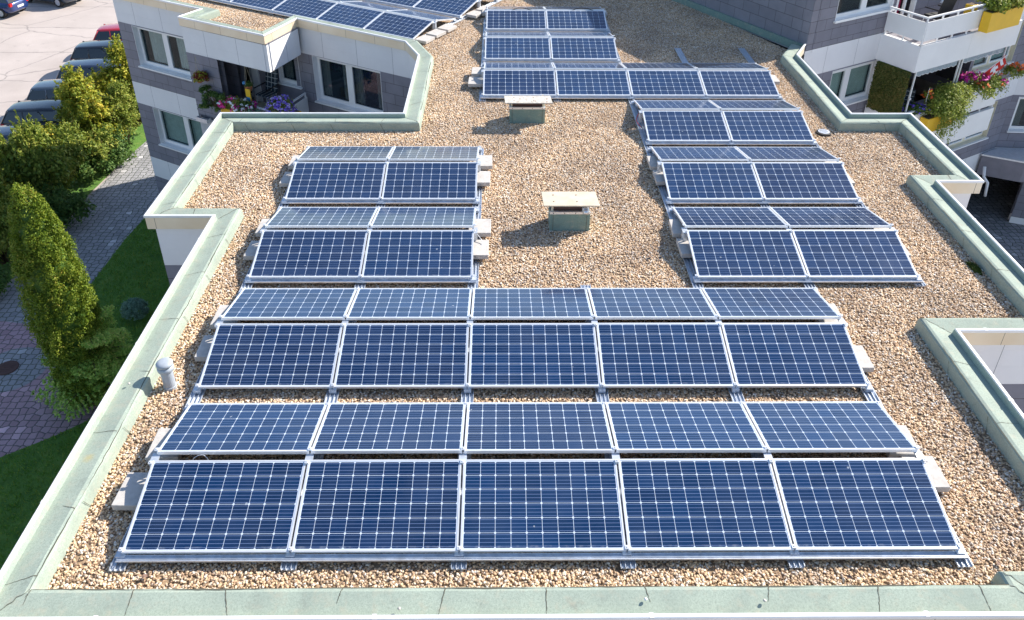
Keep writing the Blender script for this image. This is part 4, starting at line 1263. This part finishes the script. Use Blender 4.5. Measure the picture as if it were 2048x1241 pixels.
rail(fA, PITCH, -0.13, e4, (0, 1, 2, 3), 'base rail between the first and second panel columns')
rail(fA, 2 * PITCH, -0.13, e4, (0, 1, 2, 3), 'base rail between the second and third columns, carrying grey ballast on its right')
rail(fA, 2 * PITCH, 5 * TT - 0.12, 7 * TT + DD + 0.45, (5, 6, 7), 'base rail along the left edge of the far array')
rail(fA, 3 * PITCH, -0.13, 4.58, (0, 1), 'base rail in the middle of the front array ending in the open gravel')
rail(fA, 3 * PITCH, 5 * TT - 0.12, 7 * TT + DD + 0.45, (5, 6, 7), 'base rail through the middle of the far array')
rail(fA, 4 * PITCH, -0.13, 7 * TT + DD + 0.45, (0, 1, 2, 3, 4, 5, 6, 7), 'longest base rail, left of the right block and on to the far array')
rail(fA, 5 * PITCH, -0.13, 15.03, (0, 1, 2, 3, 4, 5), 'base rail right of the front rows, its bare end poking into shaded gravel')
rail(fA, 6 * PITCH, 2 * TT - 0.10, 15.03, (2, 3, 4, 5), 'rightmost base rail, its bare end poking out near the grey tower')
for k in range(0, 7): rail(fB, -k * PITCH, -0.05, 2 * TT if k < 5 else TT, (0, 1) if k < 5 else (0,), f'{ORD[k]} base rail from the right end of the slanted array', 'base rails of the slanted array')
def cross(fr, x0, x1, y, label):
    g = MB()
    for dz, h_, dy, w_ in ((-0.062, 0.006, 0, 0.07), (-0.052, 0.024, -0.033, 0.004), (-0.050, 0.026, 0.033, 0.004), (-0.056, 0.010, 0.0, 0.012)):
        c = fr((x0 + x1) / 2, y + dy, dz); g.box(c, (x1 - x0, w_, h_), 0, fr.ang)
    o = g.build('cross_rail', M['alu_rail'], loc=fr((x0 + x1) / 2, y, -0.06))
    tag(o, label, 'rail', 'slim cross rails under the low panel edges')
cross(fA, -0.03, 5 * PITCH + 0.05, -0.035, 'slim aluminium cross rail along the very front of the array')
for tn in (2, 3):
    cross(fA, -0.04, 2 * PITCH + 0.04, tn * TT - 0.03, f'slim cross rail at the front of the left block, {rowname[tn]}')
    cross(fA, 4 * PITCH - 0.04, 6 * PITCH + 0.04, tn * TT - 0.03, f'slim cross rail at the front of the right block, {rowname[tn]}')
cross(fA, 4 * PITCH - 0.04, 6 * PITCH + 0.04, 4 * TT - 0.03, 'slim cross rail in front of the short right-hand ridge')
cross(fA, 2 * PITCH - 0.04, 6 * PITCH + 0.04, 5 * TT - 0.03, 'slim cross rail in front of the wide far ridge')
cross(fA, 2 * PITCH - 0.04, 4 * PITCH + 0.04, 6 * TT - 0.03, 'slim cross rail in front of the narrow far ridge')
cross(fA, 2 * PITCH - 0.04, 4 * PITCH + 0.04, 7 * TT - 0.03, 'slim cross rail in front of the farthest ridge')
cross(fB, -6 * PITCH, 0.04, -0.03, 'slim cross rail along the front of the slanted array'); cross(fB, -4 * PITCH, 0.04, TT - 0.03, 'slim cross rail in front of the rear slanted ridge')

# ballast blocks
bk = [0]
def block(x, y, z, label, fr=None, sx=0.36, sy=0.44, tilt=0):
    g = MB(); g.box((0, 0, -0.04), (sx, sy, 0.08))
    o = g.build('ballast_block', M['concrete'], bevel=0.006)
    c = fr(x, y, z) if fr else (x, y, z)
    o.location = c; o.rotation_euler = (tilt, 0, (fr.ang if fr else 0) + jr.uniform(-.03, .03))
    tag(o, label, 'ballast block', 'grey concrete ballast blocks holding down the racks')
X0 = -2.5 * PITCH; X2 = X0 + 2 * PITCH; X4 = X0 + 4 * PITCH; X5 = X0 + 5 * PITCH; X6 = X0 + 6 * PITCH
for tn, nm in ((0, 'nearest'), (1, 'second'), (2, 'third'), (3, 'fourth')):
    yl = tn * TT
    block(X0 - (0.14 if tn == 0 else 0.04), yl + 0.78, 0.0, f'concrete block sticking out left under the near slope of the {nm} ridge')
    block(X0 - 0.02, yl + 1.40, 0.03, f'concrete block sticking out left under the far slope of the {nm} ridge')
    if tn < 2:
        block(X5 + (0.08 if tn == 0 else 0.02), yl + 0.98 if tn == 0 else yl + 0.55, 0.0, f'concrete block sticking out right under the near slope of the {nm} ridge')
        block(X5 - 0.04, yl + 1.42, 0.03, f'concrete block sticking out right under the far slope of the {nm} ridge')
    else:
        block(X2 + 0.04, yl + 0.76, 0.03, f'concrete block right of the left block, near slope of the {nm} ridge')
        block(X2 + 0.07, yl + 1.40, 0.03, f'concrete block right of the left block, far slope of the {nm} ridge')
        block(X4 + 0.06, yl + 0.80, 0.03, f'concrete block left of the right block, near slope of the {nm} ridge')
        block(X4 + 0.04, yl + 1.38, 0.03, f'concrete block left of the right block, far slope of the {nm} ridge')
        block(X6 - 0.04, yl + 0.80, 0.0, f'concrete block right of the right block, near slope of the {nm} ridge')
        block(X6 - 0.06, yl + 1.42, 0.0, f'concrete block right of the right block, far slope of the {nm} ridge')
block(X2 - 0.16, 5 * TT + 0.80, 0.03, 'concrete block left of the wide far ridge, nearer one'); block(X2 - 0.10, 5 * TT + 1.38, 0.05, 'concrete block left of the wide far ridge, farther one')
block(X6 + 0.05, 5 * TT + 1.0, 0.02, 'concrete block at the right end of the wide far ridge')
block(X2 + 0.05, 7 * TT + 1.55, 0.03, 'concrete block behind the left corner of the farthest panels'); block(X2 + 1.78, 7 * TT + 1.55, 0.03, 'lone concrete block with a bracket behind the middle of the farthest panels')
block(X4 - 0.05, 7 * TT + 1.50, 0.02, 'shaded concrete block behind the right corner of the farthest panels')
for k, (yy, xx, nm) in enumerate(((0.28, 0.18, 'frontmost'), (0.78, 0.20, 'second'), (1.32, 0.20, 'third'), (TT + 0.45, 0.20, 'fourth'), (TT + 1.0, 0.2, 'fifth'))):
    block(xx, yy, 0.0 if k else -0.02, f'{nm} concrete block beside the right end of the slanted array', fB)
# cables
def cable(pts, label, r=0.006, mat='black'):
    P_ = [Vector(q) for q in pts]; out = []
    for k in range(len(P_) - 1):
        a, b, c, d = P_[max(k - 1, 0)], P_[k], P_[k + 1], P_[min(k + 2, len(P_) - 1)]
        for q in range(6):
            t = q / 6; out.append(0.5 * ((2 * b) + (-a + c) * t + (2 * a - 5 * b + 4 * c - d) * t * t + (-a + 3 * b - 3 * c + d) * t ** 3))
    out.append(P_[-1])
    g = MB(); g.tube(out, r, 0, 6); tag(g.build('cable', M[mat], smooth=True, loc=out[0]), label, 'cable')
y7 = 7 * TT + DD + 0.03
cable([(X2 + 0.7, y7, 0.20), (X2 + 0.9, y7 + 0.03, 0.27), (X2 + 1.1, y7 + 0.03, 0.26), (X2 + 1.3, y7, 0.20)], 'black cable loop behind the farthest left panel', 0.01)
cable([(X2 + 2.4, y7, 0.20), (X2 + 2.6, y7 + 0.03, 0.27), (X2 + 2.85, y7 + 0.03, 0.26), (X2 + 3.05, y7, 0.20)], 'black cable loop behind the farthest right panel', 0.01)
cable([(X0 + 0.40, DD + 0.02, 0.16), (X0 + 0.36, DD + 0.05, 0.05), (X0 + 0.42, DD + 0.08, 0.17), (X0 + 0.52, DD + 0.10, 0.19), (X0 + 0.60, DD + 0.05, 0.10), (X0 + 0.58, DD + 0.02, 0.18)], 'thin grey cable loop in the gap of the nearest ridge', 0.004, 'alu_rail')
cable([(X0, DD + 0.03, 0.13), (X0 + 2, DD + 0.035, 0.10), (X0 + 4.2, DD + 0.03, 0.12), (X0 + 6.2, DD + 0.035, 0.10), (X5, DD + 0.03, 0.13)], 'grey cable running along the gap of the nearest ridge', 0.006, 'alu_rail')
cable([(X2 + 0.03, 2 * TT + DD + .05, 0.12), (X2 + 0.12, 2 * TT + DD - .1, 0.05), (X2 + 0.05, 2 * TT + DD - .3, -0.03)], 'pale cable drooping at the right side of the left block', 0.006, 'alu_frame')
cable([(X4 - 0.05, 4 * TT + DD + .05, 0.14), (X4 - 0.10, 4 * TT + DD - .05, 0.02), (X4 - 0.02, 4 * TT + DD - .25, -0.05)], 'red cable at the left end of the short right-hand ridge', 0.007, 'red_cloth')

# ------------------------------------------------------------------ chimney boxes, vent, drain
def vent_box(x0, x1, y0, y1, cap, label, plank, flue):
    t = thing('chimney_box', ((x0 + x1) / 2, (y0 + y1) / 2, ZG), label, 'roof vent')
    g = MB(); cx, cy = (x0 + x1) / 2, (y0 + y1) / 2
    slab(g, [(x0 - .01, y0 - .01), (x1 + .01, y0 - .01), (x1 + .01, y1 + .01), (x0 - .01, y1 + .01)], ZG, 0.20)
    for sx in (x0 + 0.045, x1 - 0.045): g.box((sx, y0 - 0.013, 0.03), (0.006, 0.004, 0.32), 1)
    g.build('felted_box', [M['felt_dark'], M['crack']], t)
    g = MB()
    slab(g, [(x0 - .013, y0 - .016), (x1 + .013, y0 - .016), (x1 + .013, y0 + .03), (x0 - .013, y0 + .03)], 0.203, 0.245)
    slab(g, [(x0 - .013, y1 - .03), (x1 + .013, y1 - .03), (x1 + .013, y1 + .016), (x0 - .013, y1 + .016)], 0.203, 0.245)
    for k in range(4): g.tube([(x0 + 0.05 + k * (x1 - x0 - 0.1) / 3, y0 - 0.017, 0.224), (x0 + 0.05 + k * (x1 - x0 - 0.1) / 3, y0 - 0.024, 0.224)], 0.008, 1, 8)
    g.build('metal_band', [M['alu'], M['black']], t)
    g = MB(); slab(g, [(x0 + .04, y0 + .06), (x1 - .04, y0 + .06), (x1 - .04, y1 - .06), (x0 + .04, y1 - .06)], 0.2, 0.33); g.build('flue', M['duct_dark'], t)
    g = MB()
    for a in (x0 + 0.03, x1 - 0.03):
        for b in (y0 + 0.05, y1 - 0.05): g.box((a, b, 0.295), (0.035, 0.035, 0.19))
    g.build('posts', M['plank'], t)
    cx0, cx1, cy0, cy1, cz = cap
    g = MB(); slab(g, [(cx0 + .01, cy0), (cx1 + 0.02, cy0), (cx1 - .01, cy1), (cx0 - .01, cy1)], cz - 0.022, cz)
    c = g.build('cap', M[plank], t, bevel=0.003)
    g = MB()
    for a in (0.2, 0.62):
        for b in (0.28, 0.74): g.lathe([(0.012, 0), (0.012, 0.004)], (cx0 + (cx1 - cx0) * a, cy0 + (cy1 - cy0) * b, cz + 0.001), 8)
    if plank == 'plank_grey':
        rr = random.Random(2)
        for _ in range(12):
            g.lathe([(rr.uniform(0.008, 0.022), 0), (0.006, 0.003)], (rr.uniform(cx0 + .05, cx1 - .05), rr.uniform(cy0 + .04, cy1 - .04), cz + 0.001), 7)
    g.build('screws', M['rust'], c)
    if flue:
        g = MB(); g.tube([(x1 - 0.07, y0 + 0.12, 0.29), (x1 - 0.07, y0 - 0.06, 0.285)], 0.055, 0, 16); g.tube([(x1 - 0.07, y0 - 0.04, 0.30), (x1 - 0.07, y0 - 0.09, 0.25)], 0.05, 0, 14)
        g.build('pipe_elbow', M['alu'], t, smooth=True)
vent_box(0.39, 1.03, 6.14, 6.52, (0.258, 1.158, 6.035, 6.50, 0.42), 'nearer green felt chimney box with a pale timber cap and a metal pipe elbow', 'plank', True)
vent_box(-0.23, 0.49, 10.39, 10.75, (-0.345, 0.622, 10.21, 10.585, 0.42), 'farther green felt chimney box with a weathered stained timber cap', 'plank_grey', False)

t = thing('vent_pipe', (-4.575, 2.47, ZG), 'grey plastic vent pipe with a domed hood beside the left parapet', 'vent pipe')
c0 = (-4.575, 2.47, ZG)
g = MB(); g.lathe([(0.082, 0), (0.082, 0.04), (0.073, 0.045), (0.073, 0.32)], c0, 24); g.build('pipe', M['pipe'], t, smooth=False)
g = MB(); g.lathe([(0.074, 0.27), (0.092, 0.285), (0.100, 0.31), (0.100, 0.34), (0.08, 0.355)], c0, 28); g.build('collar', M['pipe'], t, smooth=True)
g = MB(); g.lathe([(0.06, 0.355), (0.098, 0.37), (0.102, 0.395), (0.09, 0.412), (0.05, 0.424), (0.0, 0.427)], c0, 28); g.build('hood', M['pipe'], t, smooth=True)
t = thing('roof_drain', (6.24, 9.90, ZG), 'small round slotted roof drain lying in the gravel by the right parapet corner', 'roof drain')
g = MB(); g.lathe([(0.15, 0), (0.15, 0.04), (0.12, 0.045)], (6.24, 9.90, ZG + 0.01), 28); g.build('rim', M['black'], t)
g = MB(); g.lathe([(0.115, 0.046), (0.115, 0.056), (0.085, 0.058), (0.085, 0.05)], (6.24, 9.90, ZG + 0.01), 28); g.build('grate', M['alu'], t)
g = MB()
for k in range(-3, 4): g.box((6.24 + k * 0.024, 9.90, ZG + 0.066), (0.010, 2 * math.sqrt(max(0.0005, 0.0085 - (k * .024) ** 2)), 0.008))
g.build('bars', M['alu'], t)
# moss cushion
rg = np.random.default_rng(4)
V = cloud([(0, 0, 0.0, 0.06, 0.17, 0.04)], 300, 14, 0.009, rg, 0.012, (0.5, 1.0))
o = np_mesh('moss', V, quads(V), 'leaf_moss', loc=(6.90, 5.05, ZG + 0.02)); o.rotation_euler = (0, 0, 0.1)
tag(o, 'small cushion of green moss against the right upstand', 'moss')
# a few small stones and leaves on the parapet
SM = []
for k, (x, y, lb) in enumerate([(0.92, -0.58, 'white pebble lying on the front parapet right of centre'), (2.02, -0.60, 'small pebble on the front parapet towards the right'), (-4.98, 2.3, 'tiny dark twig piece on the left parapet'), (-1.35, -0.66, 'small brown pebble on the front parapet left of centre')]):
    g = MB(); g.lathe([(0.0, 0), (0.014, 0.004), (0.017, 0.011), (0.010, 0.02), (0, 0.022)], seg=8)
    o = g.build('pebble', M['white_panel'] if k == 0 else M['plank_grey'], smooth=True); o.location = (x, y, 0.075); tag(o, lb, 'pebble')

rl = random.Random(31)
for lb, x, y in (('curled red-brown dead leaf on the gravel in front of the rightmost nearest panel', 3.0, -0.27), ('dry brown leaf on the gravel near the front left corner of the array', -3.9, -0.22),
                 ('pale dead leaf on the open gravel right of the nearer chimney box', 1.9, 5.3), ('small dead leaf on the gravel at the front right corner of the array', 4.5, -0.12)):
    g = MB(); vs = []
    for k in range(7):
        u = k / 6; wv = 0.022 * math.sin(math.pi * min(1, u * 0.95 + 0.03)); zc = 0.012 * math.sin(u * 5)
        vs += [(u * 0.07, wv, zc + 0.012), (u * 0.07, 0, zc), (u * 0.07, -wv, zc + 0.010)]
    g.add(vs, [(3 * k + j, 3 * k + 3 + j, 3 * k + 4 + j, 3 * k + 1 + j) for k in range(6) for j in range(2)])
    o = g.build('dead_leaf', M['rust'], smooth=True); o.location = (x, y, ZG + 0.035); o.rotation_euler = (rl.uniform(-.2, .2), rl.uniform(-.2, .2), rl.uniform(0, 6)); tag(o, lb, 'leaf')
# ------------------------------------------------------------------ balcony life, left bay
def plant(name, loc, label, cat, blobs, mat, nt_=160, per=16, size=0.03, sig=0.05, flowers=(), seed=1, group=None, shell=(0.6, 1.0), extra=None):
    t = thing(name, loc, label, cat, group, world=False)
    rg = np.random.default_rng(seed)
    V = cloud(blobs, nt_, per, size, rg, sig, shell); np_mesh('foliage', V, quads(V), mat, t)
    for mt, n, sz in flowers:
        V = cloud(blobs, n, 9, sz, rg, sz * 0.9, (0.95, 1.12), 0.9); np_mesh('flowers', V, quads(V), mt, t)
    if extra: extra(t)
    return t
def hang(x, y, z, lab, blobs, mat, top, **k):
    def ex(t):
        g = MB()
        for a in (0, 2.1, 4.2): g.tube([(0.12 * math.cos(a), 0.12 * math.sin(a), 0), (0, 0, top)], 0.004, 0, 5)
        g.build('hanger', M['rope'], t)
        g = MB(); g.lathe([(0.07, -0.16), (0.11, -0.02), (0.115, 0.0), (0.10, 0.0)], seg=16); g.build('pot', M['terracotta'], t)
    return plant('hanging_basket', (x, y, z), lab, 'hanging basket', blobs, mat, extra=ex, **k)
q = fb(0.62, -0.22, -1.48)
hang(*q, 'round hanging basket of red and yellow trailing plants on the grey wall', [(0.04, 0, -0.02, 0.20, 0.18, 0.16)], 'leaf_red', 0.62, nt_=150, per=14, size=0.022, sig=0.03, flowers=(('leaf_yellow', 60, 0.02),), seed=3)
q = fb(2.02, 0.25, -1.62)
hang(*q, 'small hanging terracotta pot with a blue bird ornament in the balcony opening', [(0, 0, 0.03, 0.11, 0.11, 0.08)], 'leaf_dark', 0.70, nt_=70, per=12, size=0.02, sig=0.02, seed=4)
g = MB(); g.lathe([(0.0, -0.055), (0.05, -0.03), (0.055, 0.0), (0.04, 0.04), (0.0, 0.055)], seg=14)
o = g.build('ornament', M['blue_glaze'], smooth=True); o.location = Vector(q) + Vector((-0.09, -0.05, 0.10)); tag(o, 'round blue ceramic ball on the small hanging pot', 'ornament')
# planter boxes on the front railing
def planter(fr, s0, s1, n, z, label, h=0.30, d=0.24, mat='yellow'):
    t = thing('planter_box', fr((s0 + s1) / 2, n, z), label, 'planter box')
    g = MB(); fr.box(g, s0, s1, n - d / 2, n + d / 2, z, z + h); g.build('box', M[mat], t, bevel=0.015)
    g = MB(); fr.box(g, s0 + 0.03, s1 - 0.03, n - d / 2 + .03, n + d / 2 - .03, z + h + 0.002, z + h + 0.006); g.build('soil', M['bark'], t)
    return t
planter(fb, 1.30, 2.95, -0.14, -2.55, 'yellow planter box full of geraniums on the left balcony railing')
planter(fs, 0.10, 0.80, -0.14, -2.62, 'short yellow planter box round the corner of the left balcony')
def P3(fr, s, n, z): return fr(s, n, z)
plant('geranium', fb(1.65, -0.16, -2.10), 'pink and white geraniums in the yellow planter', 'flowers', [(0, 0, 0, 0.30, 0.20, 0.17), (0.25, -0.14, 0.02, 0.25, 0.18, 0.16)], 'leaf_mid', 160, 16, 0.028, 0.04,
      (('petal_pink', 34, 0.036), ('petal_white', 24, 0.034)), 31, 'flowers in the left balcony planters')
plant('geranium', fb(2.15, -0.14, -2.12), 'magenta and white geraniums beside the yellow figure', 'flowers', [(0, 0, 0, 0.30, 0.20, 0.16)], 'leaf_dark', 130, 16, 0.028, 0.04,
      (('petal_magenta', 20, 0.036), ('petal_white', 20, 0.034), ('petal_pink', 8, 0.034)), 32, 'flowers in the left balcony planters')
plant('trailing_herb', fb(2.55, -0.18, -2.30), 'grey-green bushy trailing herb between the geraniums and the blue petunias', 'plant', [(0, 0, 0, 0.30, 0.22, 0.20)], 'leaf_blue', 150, 16, 0.022, 0.035, (), 33)
plant('petunia', fs(0.08, -0.10, -2.0), 'large round blue and violet petunia ball at the balcony corner', 'flowers', [(0, 0, 0, 0.36, 0.34, 0.34), (-0.05, -0.1, -0.25, 0.28, 0.25, 0.25)], 'leaf_mid', 220, 15, 0.024, 0.05,
      (('petal_violet', 110, 0.028), ('petal_lilac', 45, 0.026)), 34, 'flowers in the left balcony planters')
def needles(t):
    g = MB(); rr = random.Random(6)
    for k in range(13):
        a = rr.uniform(0, 6.28); r = rr.uniform(0.15, 0.40); z = rr.uniform(-0.1, 0.3)
        g.tube([(0, 0, -0.2), (r * .6 * math.cos(a), r * .6 * math.sin(a), z * .5), (r * math.cos(a), r * math.sin(a), z)], [0.012, 0.009, 0.005], 0, 5)
    g.build('branches', M['bark'], t)
rp = random.Random(12)
tuft = [(rp.uniform(-.38, .38), rp.uniform(-.3, .3), rp.uniform(-.22, .30), 0.10, 0.10, 0.10) for _ in range(17)]
plant('dwarf_pine', fb(1.12, -0.22, -2.12), 'dark dwarf pine with tufted branches left of the geraniums', 'plant', tuft, 'leaf_dark', 330, 18, 0.024, 0.03, (), 35, extra=needles, shell=(0.3, 1.0))
# yellow wooden figure plaque, cushion chair, white ball
t = thing('garden_plaque', fb(2.22, 0.12, -2.15), 'yellow painted wooden plaque standing among the geraniums', 'ornament')
g = MB(); fr_ = fb
fr_.box(g, 2.02, 2.20, 0.10, 0.13, -2.20, -1.66); g.build('board', M['yellow'], t, bevel=0.01)
g = MB(); fr_.box(g, 2.04, 2.18, 0.085, 0.099, -2.02, -1.90); g.build('painted_marks', M['blue_glaze'], t)
def tex_check():
    m = NT('check_cloth'); sep = m.n('SeparateXYZ'); m.set(sep.inputs[0], m.obj())
    a = m.math('LESS_THAN', m.math('FRACT', m.math('MULTIPLY', sep.outputs[0], 7)), 0.12); b = m.math('LESS_THAN', m.math('FRACT', m.math('MULTIPLY', sep.outputs[2], 7)), 0.12)
    m.col(m.mix(m.math('MAXIMUM', a, b), (0.03, 0.045, 0.06), (0.5, 0.52, 0.52))); m.p(Roughness=0.9); return m.m
M['check'] = tex_check()
def chair(loc, rz, label, cushion='check'):
    t = thing('balcony_chair', loc, label, 'chair', None, rz, world=False)
    g = MB(); g.box((0, 0.02, 0.45), (0.44, 0.44, 0.06)); g.build('seat', M[cushion], t, bevel=0.02)
    g = MB(); mt = Matrix.Translation((0, 0.24, 0.47)) @ Matrix.Rotation(-0.2, 4, 'X')
    g.box((0, 0, 0.38), (0.46, 0.05, 0.78), mat=mt); g.build('backrest', M[cushion], t, bevel=0.02)
    for sx in (-1, 1):
        g = MB(); g.tube([(sx * 0.2, -0.2, 0), (sx * 0.2, -0.18, 0.43)], 0.014); g.build('leg', M['alu'], t)
        g = MB(); g.tube([(sx * 0.2, 0.26, 0), (sx * 0.2, 0.2, 0.43)], 0.014); g.build('leg', M['alu'], t)
        g = MB(); g.tube([(sx * 0.23, -0.2, 0.66), (sx * 0.23, 0.28, 0.68)], 0.018); g.build('armrest', M['black'], t)
chair(fb(1.72, 1.12, -2.70), R(-30), 'garden chair with a dark checked cushion inside the left balcony')
g = MB(); g.lathe([(0, -0.06), (0.045, -0.04), (0.06, 0), (0.045, 0.04), (0, 0.06)], seg=16); o = g.build('garden_ball', M['white'], smooth=True); o.location = fb(2.75, 0.35, -1.93); tag(o, 'small white globe on a stick behind the geraniums', 'ornament')
g = MB(); fb.box(g, 0.10, 0.55, -0.20, -0.02, -2.97, -2.94); fb.box(g, 0.10, 0.12, -0.20, -0.02, -2.94, -2.84); fb.box(g, 0.53, 0.55, -0.20, -0.02, -2.94, -2.84); fb.box(g, 0.12, 0.53, -0.20, -0.18, -2.94, -2.84)
tag(g.build('bracket_tray', M['alu'], loc=fb(0.3, -0.1, -2.9)), 'empty metal flower tray fixed to the white band of the left facade', 'tray')

# ------------------------------------------------------------------ balcony life, right bays
planter(f2, 2.42, 3.95, -0.14, -0.08, 'big yellow planter hanging outside the upper right balcony', 0.56, 0.26)
planter(f2, 2.12, 2.40, 0.25, 0.35, 'small yellow planter inside the upper right balcony rail', 0.28, 0.22)
plant('balcony_plant', f2(3.2, -0.08, 0.66), 'leafy plant spilling over the upper yellow planter', 'plant', [(0, 0, 0, 0.75, 0.35, 0.16), (-0.35, -0.3, -0.05, 0.3, 0.2, 0.14), (0.4, 0.15, 0.05, 0.4, 0.3, 0.2)], 'leaf_mid', 300, 16, 0.045, 0.06, (), 41)
planter(f2, 0.85, 2.05, -0.14, -2.78, 'yellow planter on the lower right balcony under the cascading vine', 0.46, 0.26)
def vine(t):
    rg = np.random.default_rng(8); Ps = []
    for k in range(26):
        a = rg.uniform(-0.55, 0.75); L = rg.uniform(0.3, 1.05); n_ = int(L * 60)
        f = rg.uniform(0, 1, n_)
        P = np.stack([a + 0.06 * np.sin(f * 7 + k), np.full(n_, -0.28) + 0.05 * np.cos(f * 5 + k), -0.2 - f * L], 1); Ps.append(P + rg.normal(0, 0.025, P.shape))
    P = np.concatenate(Ps); V = leaf_quads(P, np.tile([0, -1.0, 0.3], (len(P), 1)), 0.03, rg)
    np_mesh('trailing_shoots', V, quads(V), 'leaf_light', t)
t = plant('cascading_vine', f2(1.75, -0.10, -2.02), 'huge bright yellow-green vine cascading over the lower balcony rail', 'plant',
      [(0, 0, 0.1, 0.62, 0.40, 0.36), (0.45, 0.0, 0.05, 0.5, 0.35, 0.34), (-0.4, -0.1, -0.1, 0.45, 0.35, 0.35), (0.1, -0.15, -0.3, 0.55, 0.3, 0.4)], 'leaf_light', 620, 20, 0.034, 0.07, (), 42, extra=vine)
t.rotation_euler = (0, 0, R(30))
plant('balcony_plant', f2(3.2, -0.10, -2.02), 'loose flowering plant with orange blooms right of the cascading vine', 'plant', [(0, 0, 0, 0.55, 0.35, 0.28), (0.5, 0.3, 0.12, 0.5, 0.35, 0.3)], 'leaf_light', 230, 15, 0.034, 0.06, (('petal_orange', 14, 0.03), ('petal_magenta', 8, 0.035)), 43)
plant('geranium', f2(3.1, 0.05, -1.62), 'magenta geraniums below the red flag on the lower right balcony', 'flowers', [(0, 0, 0, 0.36, 0.25, 0.10)], 'leaf_mid', 50, 12, 0.03, 0.04, (('petal_magenta', 34, 0.045),), 44)
def sprig(t):
    g = MB(); g.tube([(-0.5, -0.2, -0.2), (0, 0, 0), (0.35, 0.15, 0.25)], 0.008, 0, 5); g.build('stem', M['leaf_mid'], t)
plant('balcony_plant', f2(4.75, -0.15, -1.72), 'sprig with round orange flowers reaching past the bay corner', 'plant', [(0, 0, 0, 0.30, 0.25, 0.24)], 'leaf_light', 60, 12, 0.034, 0.05, (('petal_orange', 5, 0.055),), 45, extra=sprig)
plant('lavender', f2(0.75, 0.15, -2.15), 'dim blue flowers at the left end of the lower right balcony', 'flowers', [(0, 0, 0, 0.36, 0.25, 0.15)], 'leaf_dark', 90, 14, 0.025, 0.04, (('petal_violet', 40, 0.02),), 46)
plant('balcony_plant', f2(1.1, 0.10, -1.78), 'small yellow-orange flower in front of the dark balcony opening', 'plant', [(0, 0, 0, 0.12, 0.1, 0.1)], 'leaf_mid', 26, 10, 0.03, 0.03, (('petal_orange', 5, 0.035),), 47)
# leafy privacy screen
t = thing('privacy_screen', f1(0.6, 0.02, -1.6), 'dense brown-green leafy privacy screen hung beside the white window', 'screen')
rg = np.random.default_rng(15)
n = 9000
a = rg.uniform(0.10, 1.17, n); z = -2.25 + rg.uniform(0, 1, n) * 1.37
ed = (a < 0.16) | (a > 1.10); keep = ~ed | (rg.uniform(0, 1, n) < 0.6); a, z = a[keep], z[keep]
P = np.array([f1(x_, y_, z_) for x_, y_, z_ in zip(a, rg.normal(-0.03, 0.02, len(a)), z)])
V = leaf_quads(P, np.tile([-f1.n[0], -f1.n[1], 0.4], (len(P), 1)), 0.030, rg, 0.6, 0.35)
o = np_mesh('leaves', V - np.array(t.location), quads(V), 'leaf_screen', t)
g = MB(); f1.box(g, 0.12, 1.15, -0.005, 0.005, -2.25, -0.87); g.build('net', M['leaf_dark'], t)
for q_ in range(9):
    g = MB()
# red flag on a stick
t = thing('red_flag', f2(3.55, -0.1, -1.6), 'red cloth flag with a white figure on a slanting white stick', 'flag')
g = MB(); g.tube([f2(3.2, 0.1, -1.75), f2(3.95, -0.25, -0.95)], 0.012); g.build('stick', M['white'], t)
g = MB(); N = 10
A_, B_ = Vector(f2(3.42, 0.0, -1.52)), Vector(f2(3.92, -0.24, -0.98))
for i_ in range(N):
    for j_ in range(6):
        def pt(u_, v_):
            p_ = A_.lerp(B_, u_); return (p_.x + 0.03 * math.sin(v_ * 7 + u_ * 4), p_.y + 0.03 * math.cos(v_ * 5), p_.z - v_ * 0.42)
        q4 = [pt(i_ / N, j_ / 6), pt((i_ + 1) / N, j_ / 6), pt((i_ + 1) / N, (j_ + 1) / 6), pt(i_ / N, (j_ + 1) / 6)]
        wt = (i_, j_) in ((4, 1), (5, 1), (5, 2), (4, 2), (6, 2), (5, 3), (4, 4), (6, 4), (8, 1), (8, 2))
        g.add(q4, [(0, 1, 2, 3)], 1 if wt else 0)
g.build('cloth', [M['red_cloth'], M['white']], t)
# small tricolour pennant
t = thing('small_flag', f2(0.95, 0.0, -1.62), 'tiny black, red and gold paper flag in front of the dark balcony opening', 'flag')
c0 = f2(0.95, 0.0, -1.55)
for k, mt in enumerate(('black', 'red_cloth', 'gold')):
    g = MB(); z1 = -1.50 - k * 0.035; f2.box(g, 0.93, 1.09, -0.004, 0.004, z1 - 0.034, z1); g.build('stripe', M[mt], t)
g = MB(); g.tube([f2(0.925, 0, -1.9), f2(0.925, 0, -1.48)], 0.005, 0, 5); g.build('stick', M['white'], t)
chair(f2(1.5, 0.75, -0.16), R(200), 'dark folding chair standing on the upper right balcony', 'black')
chair(f2(1.2, 0.8, -2.91), R(150), 'dark chair in the shade of the lower right balcony', 'check')
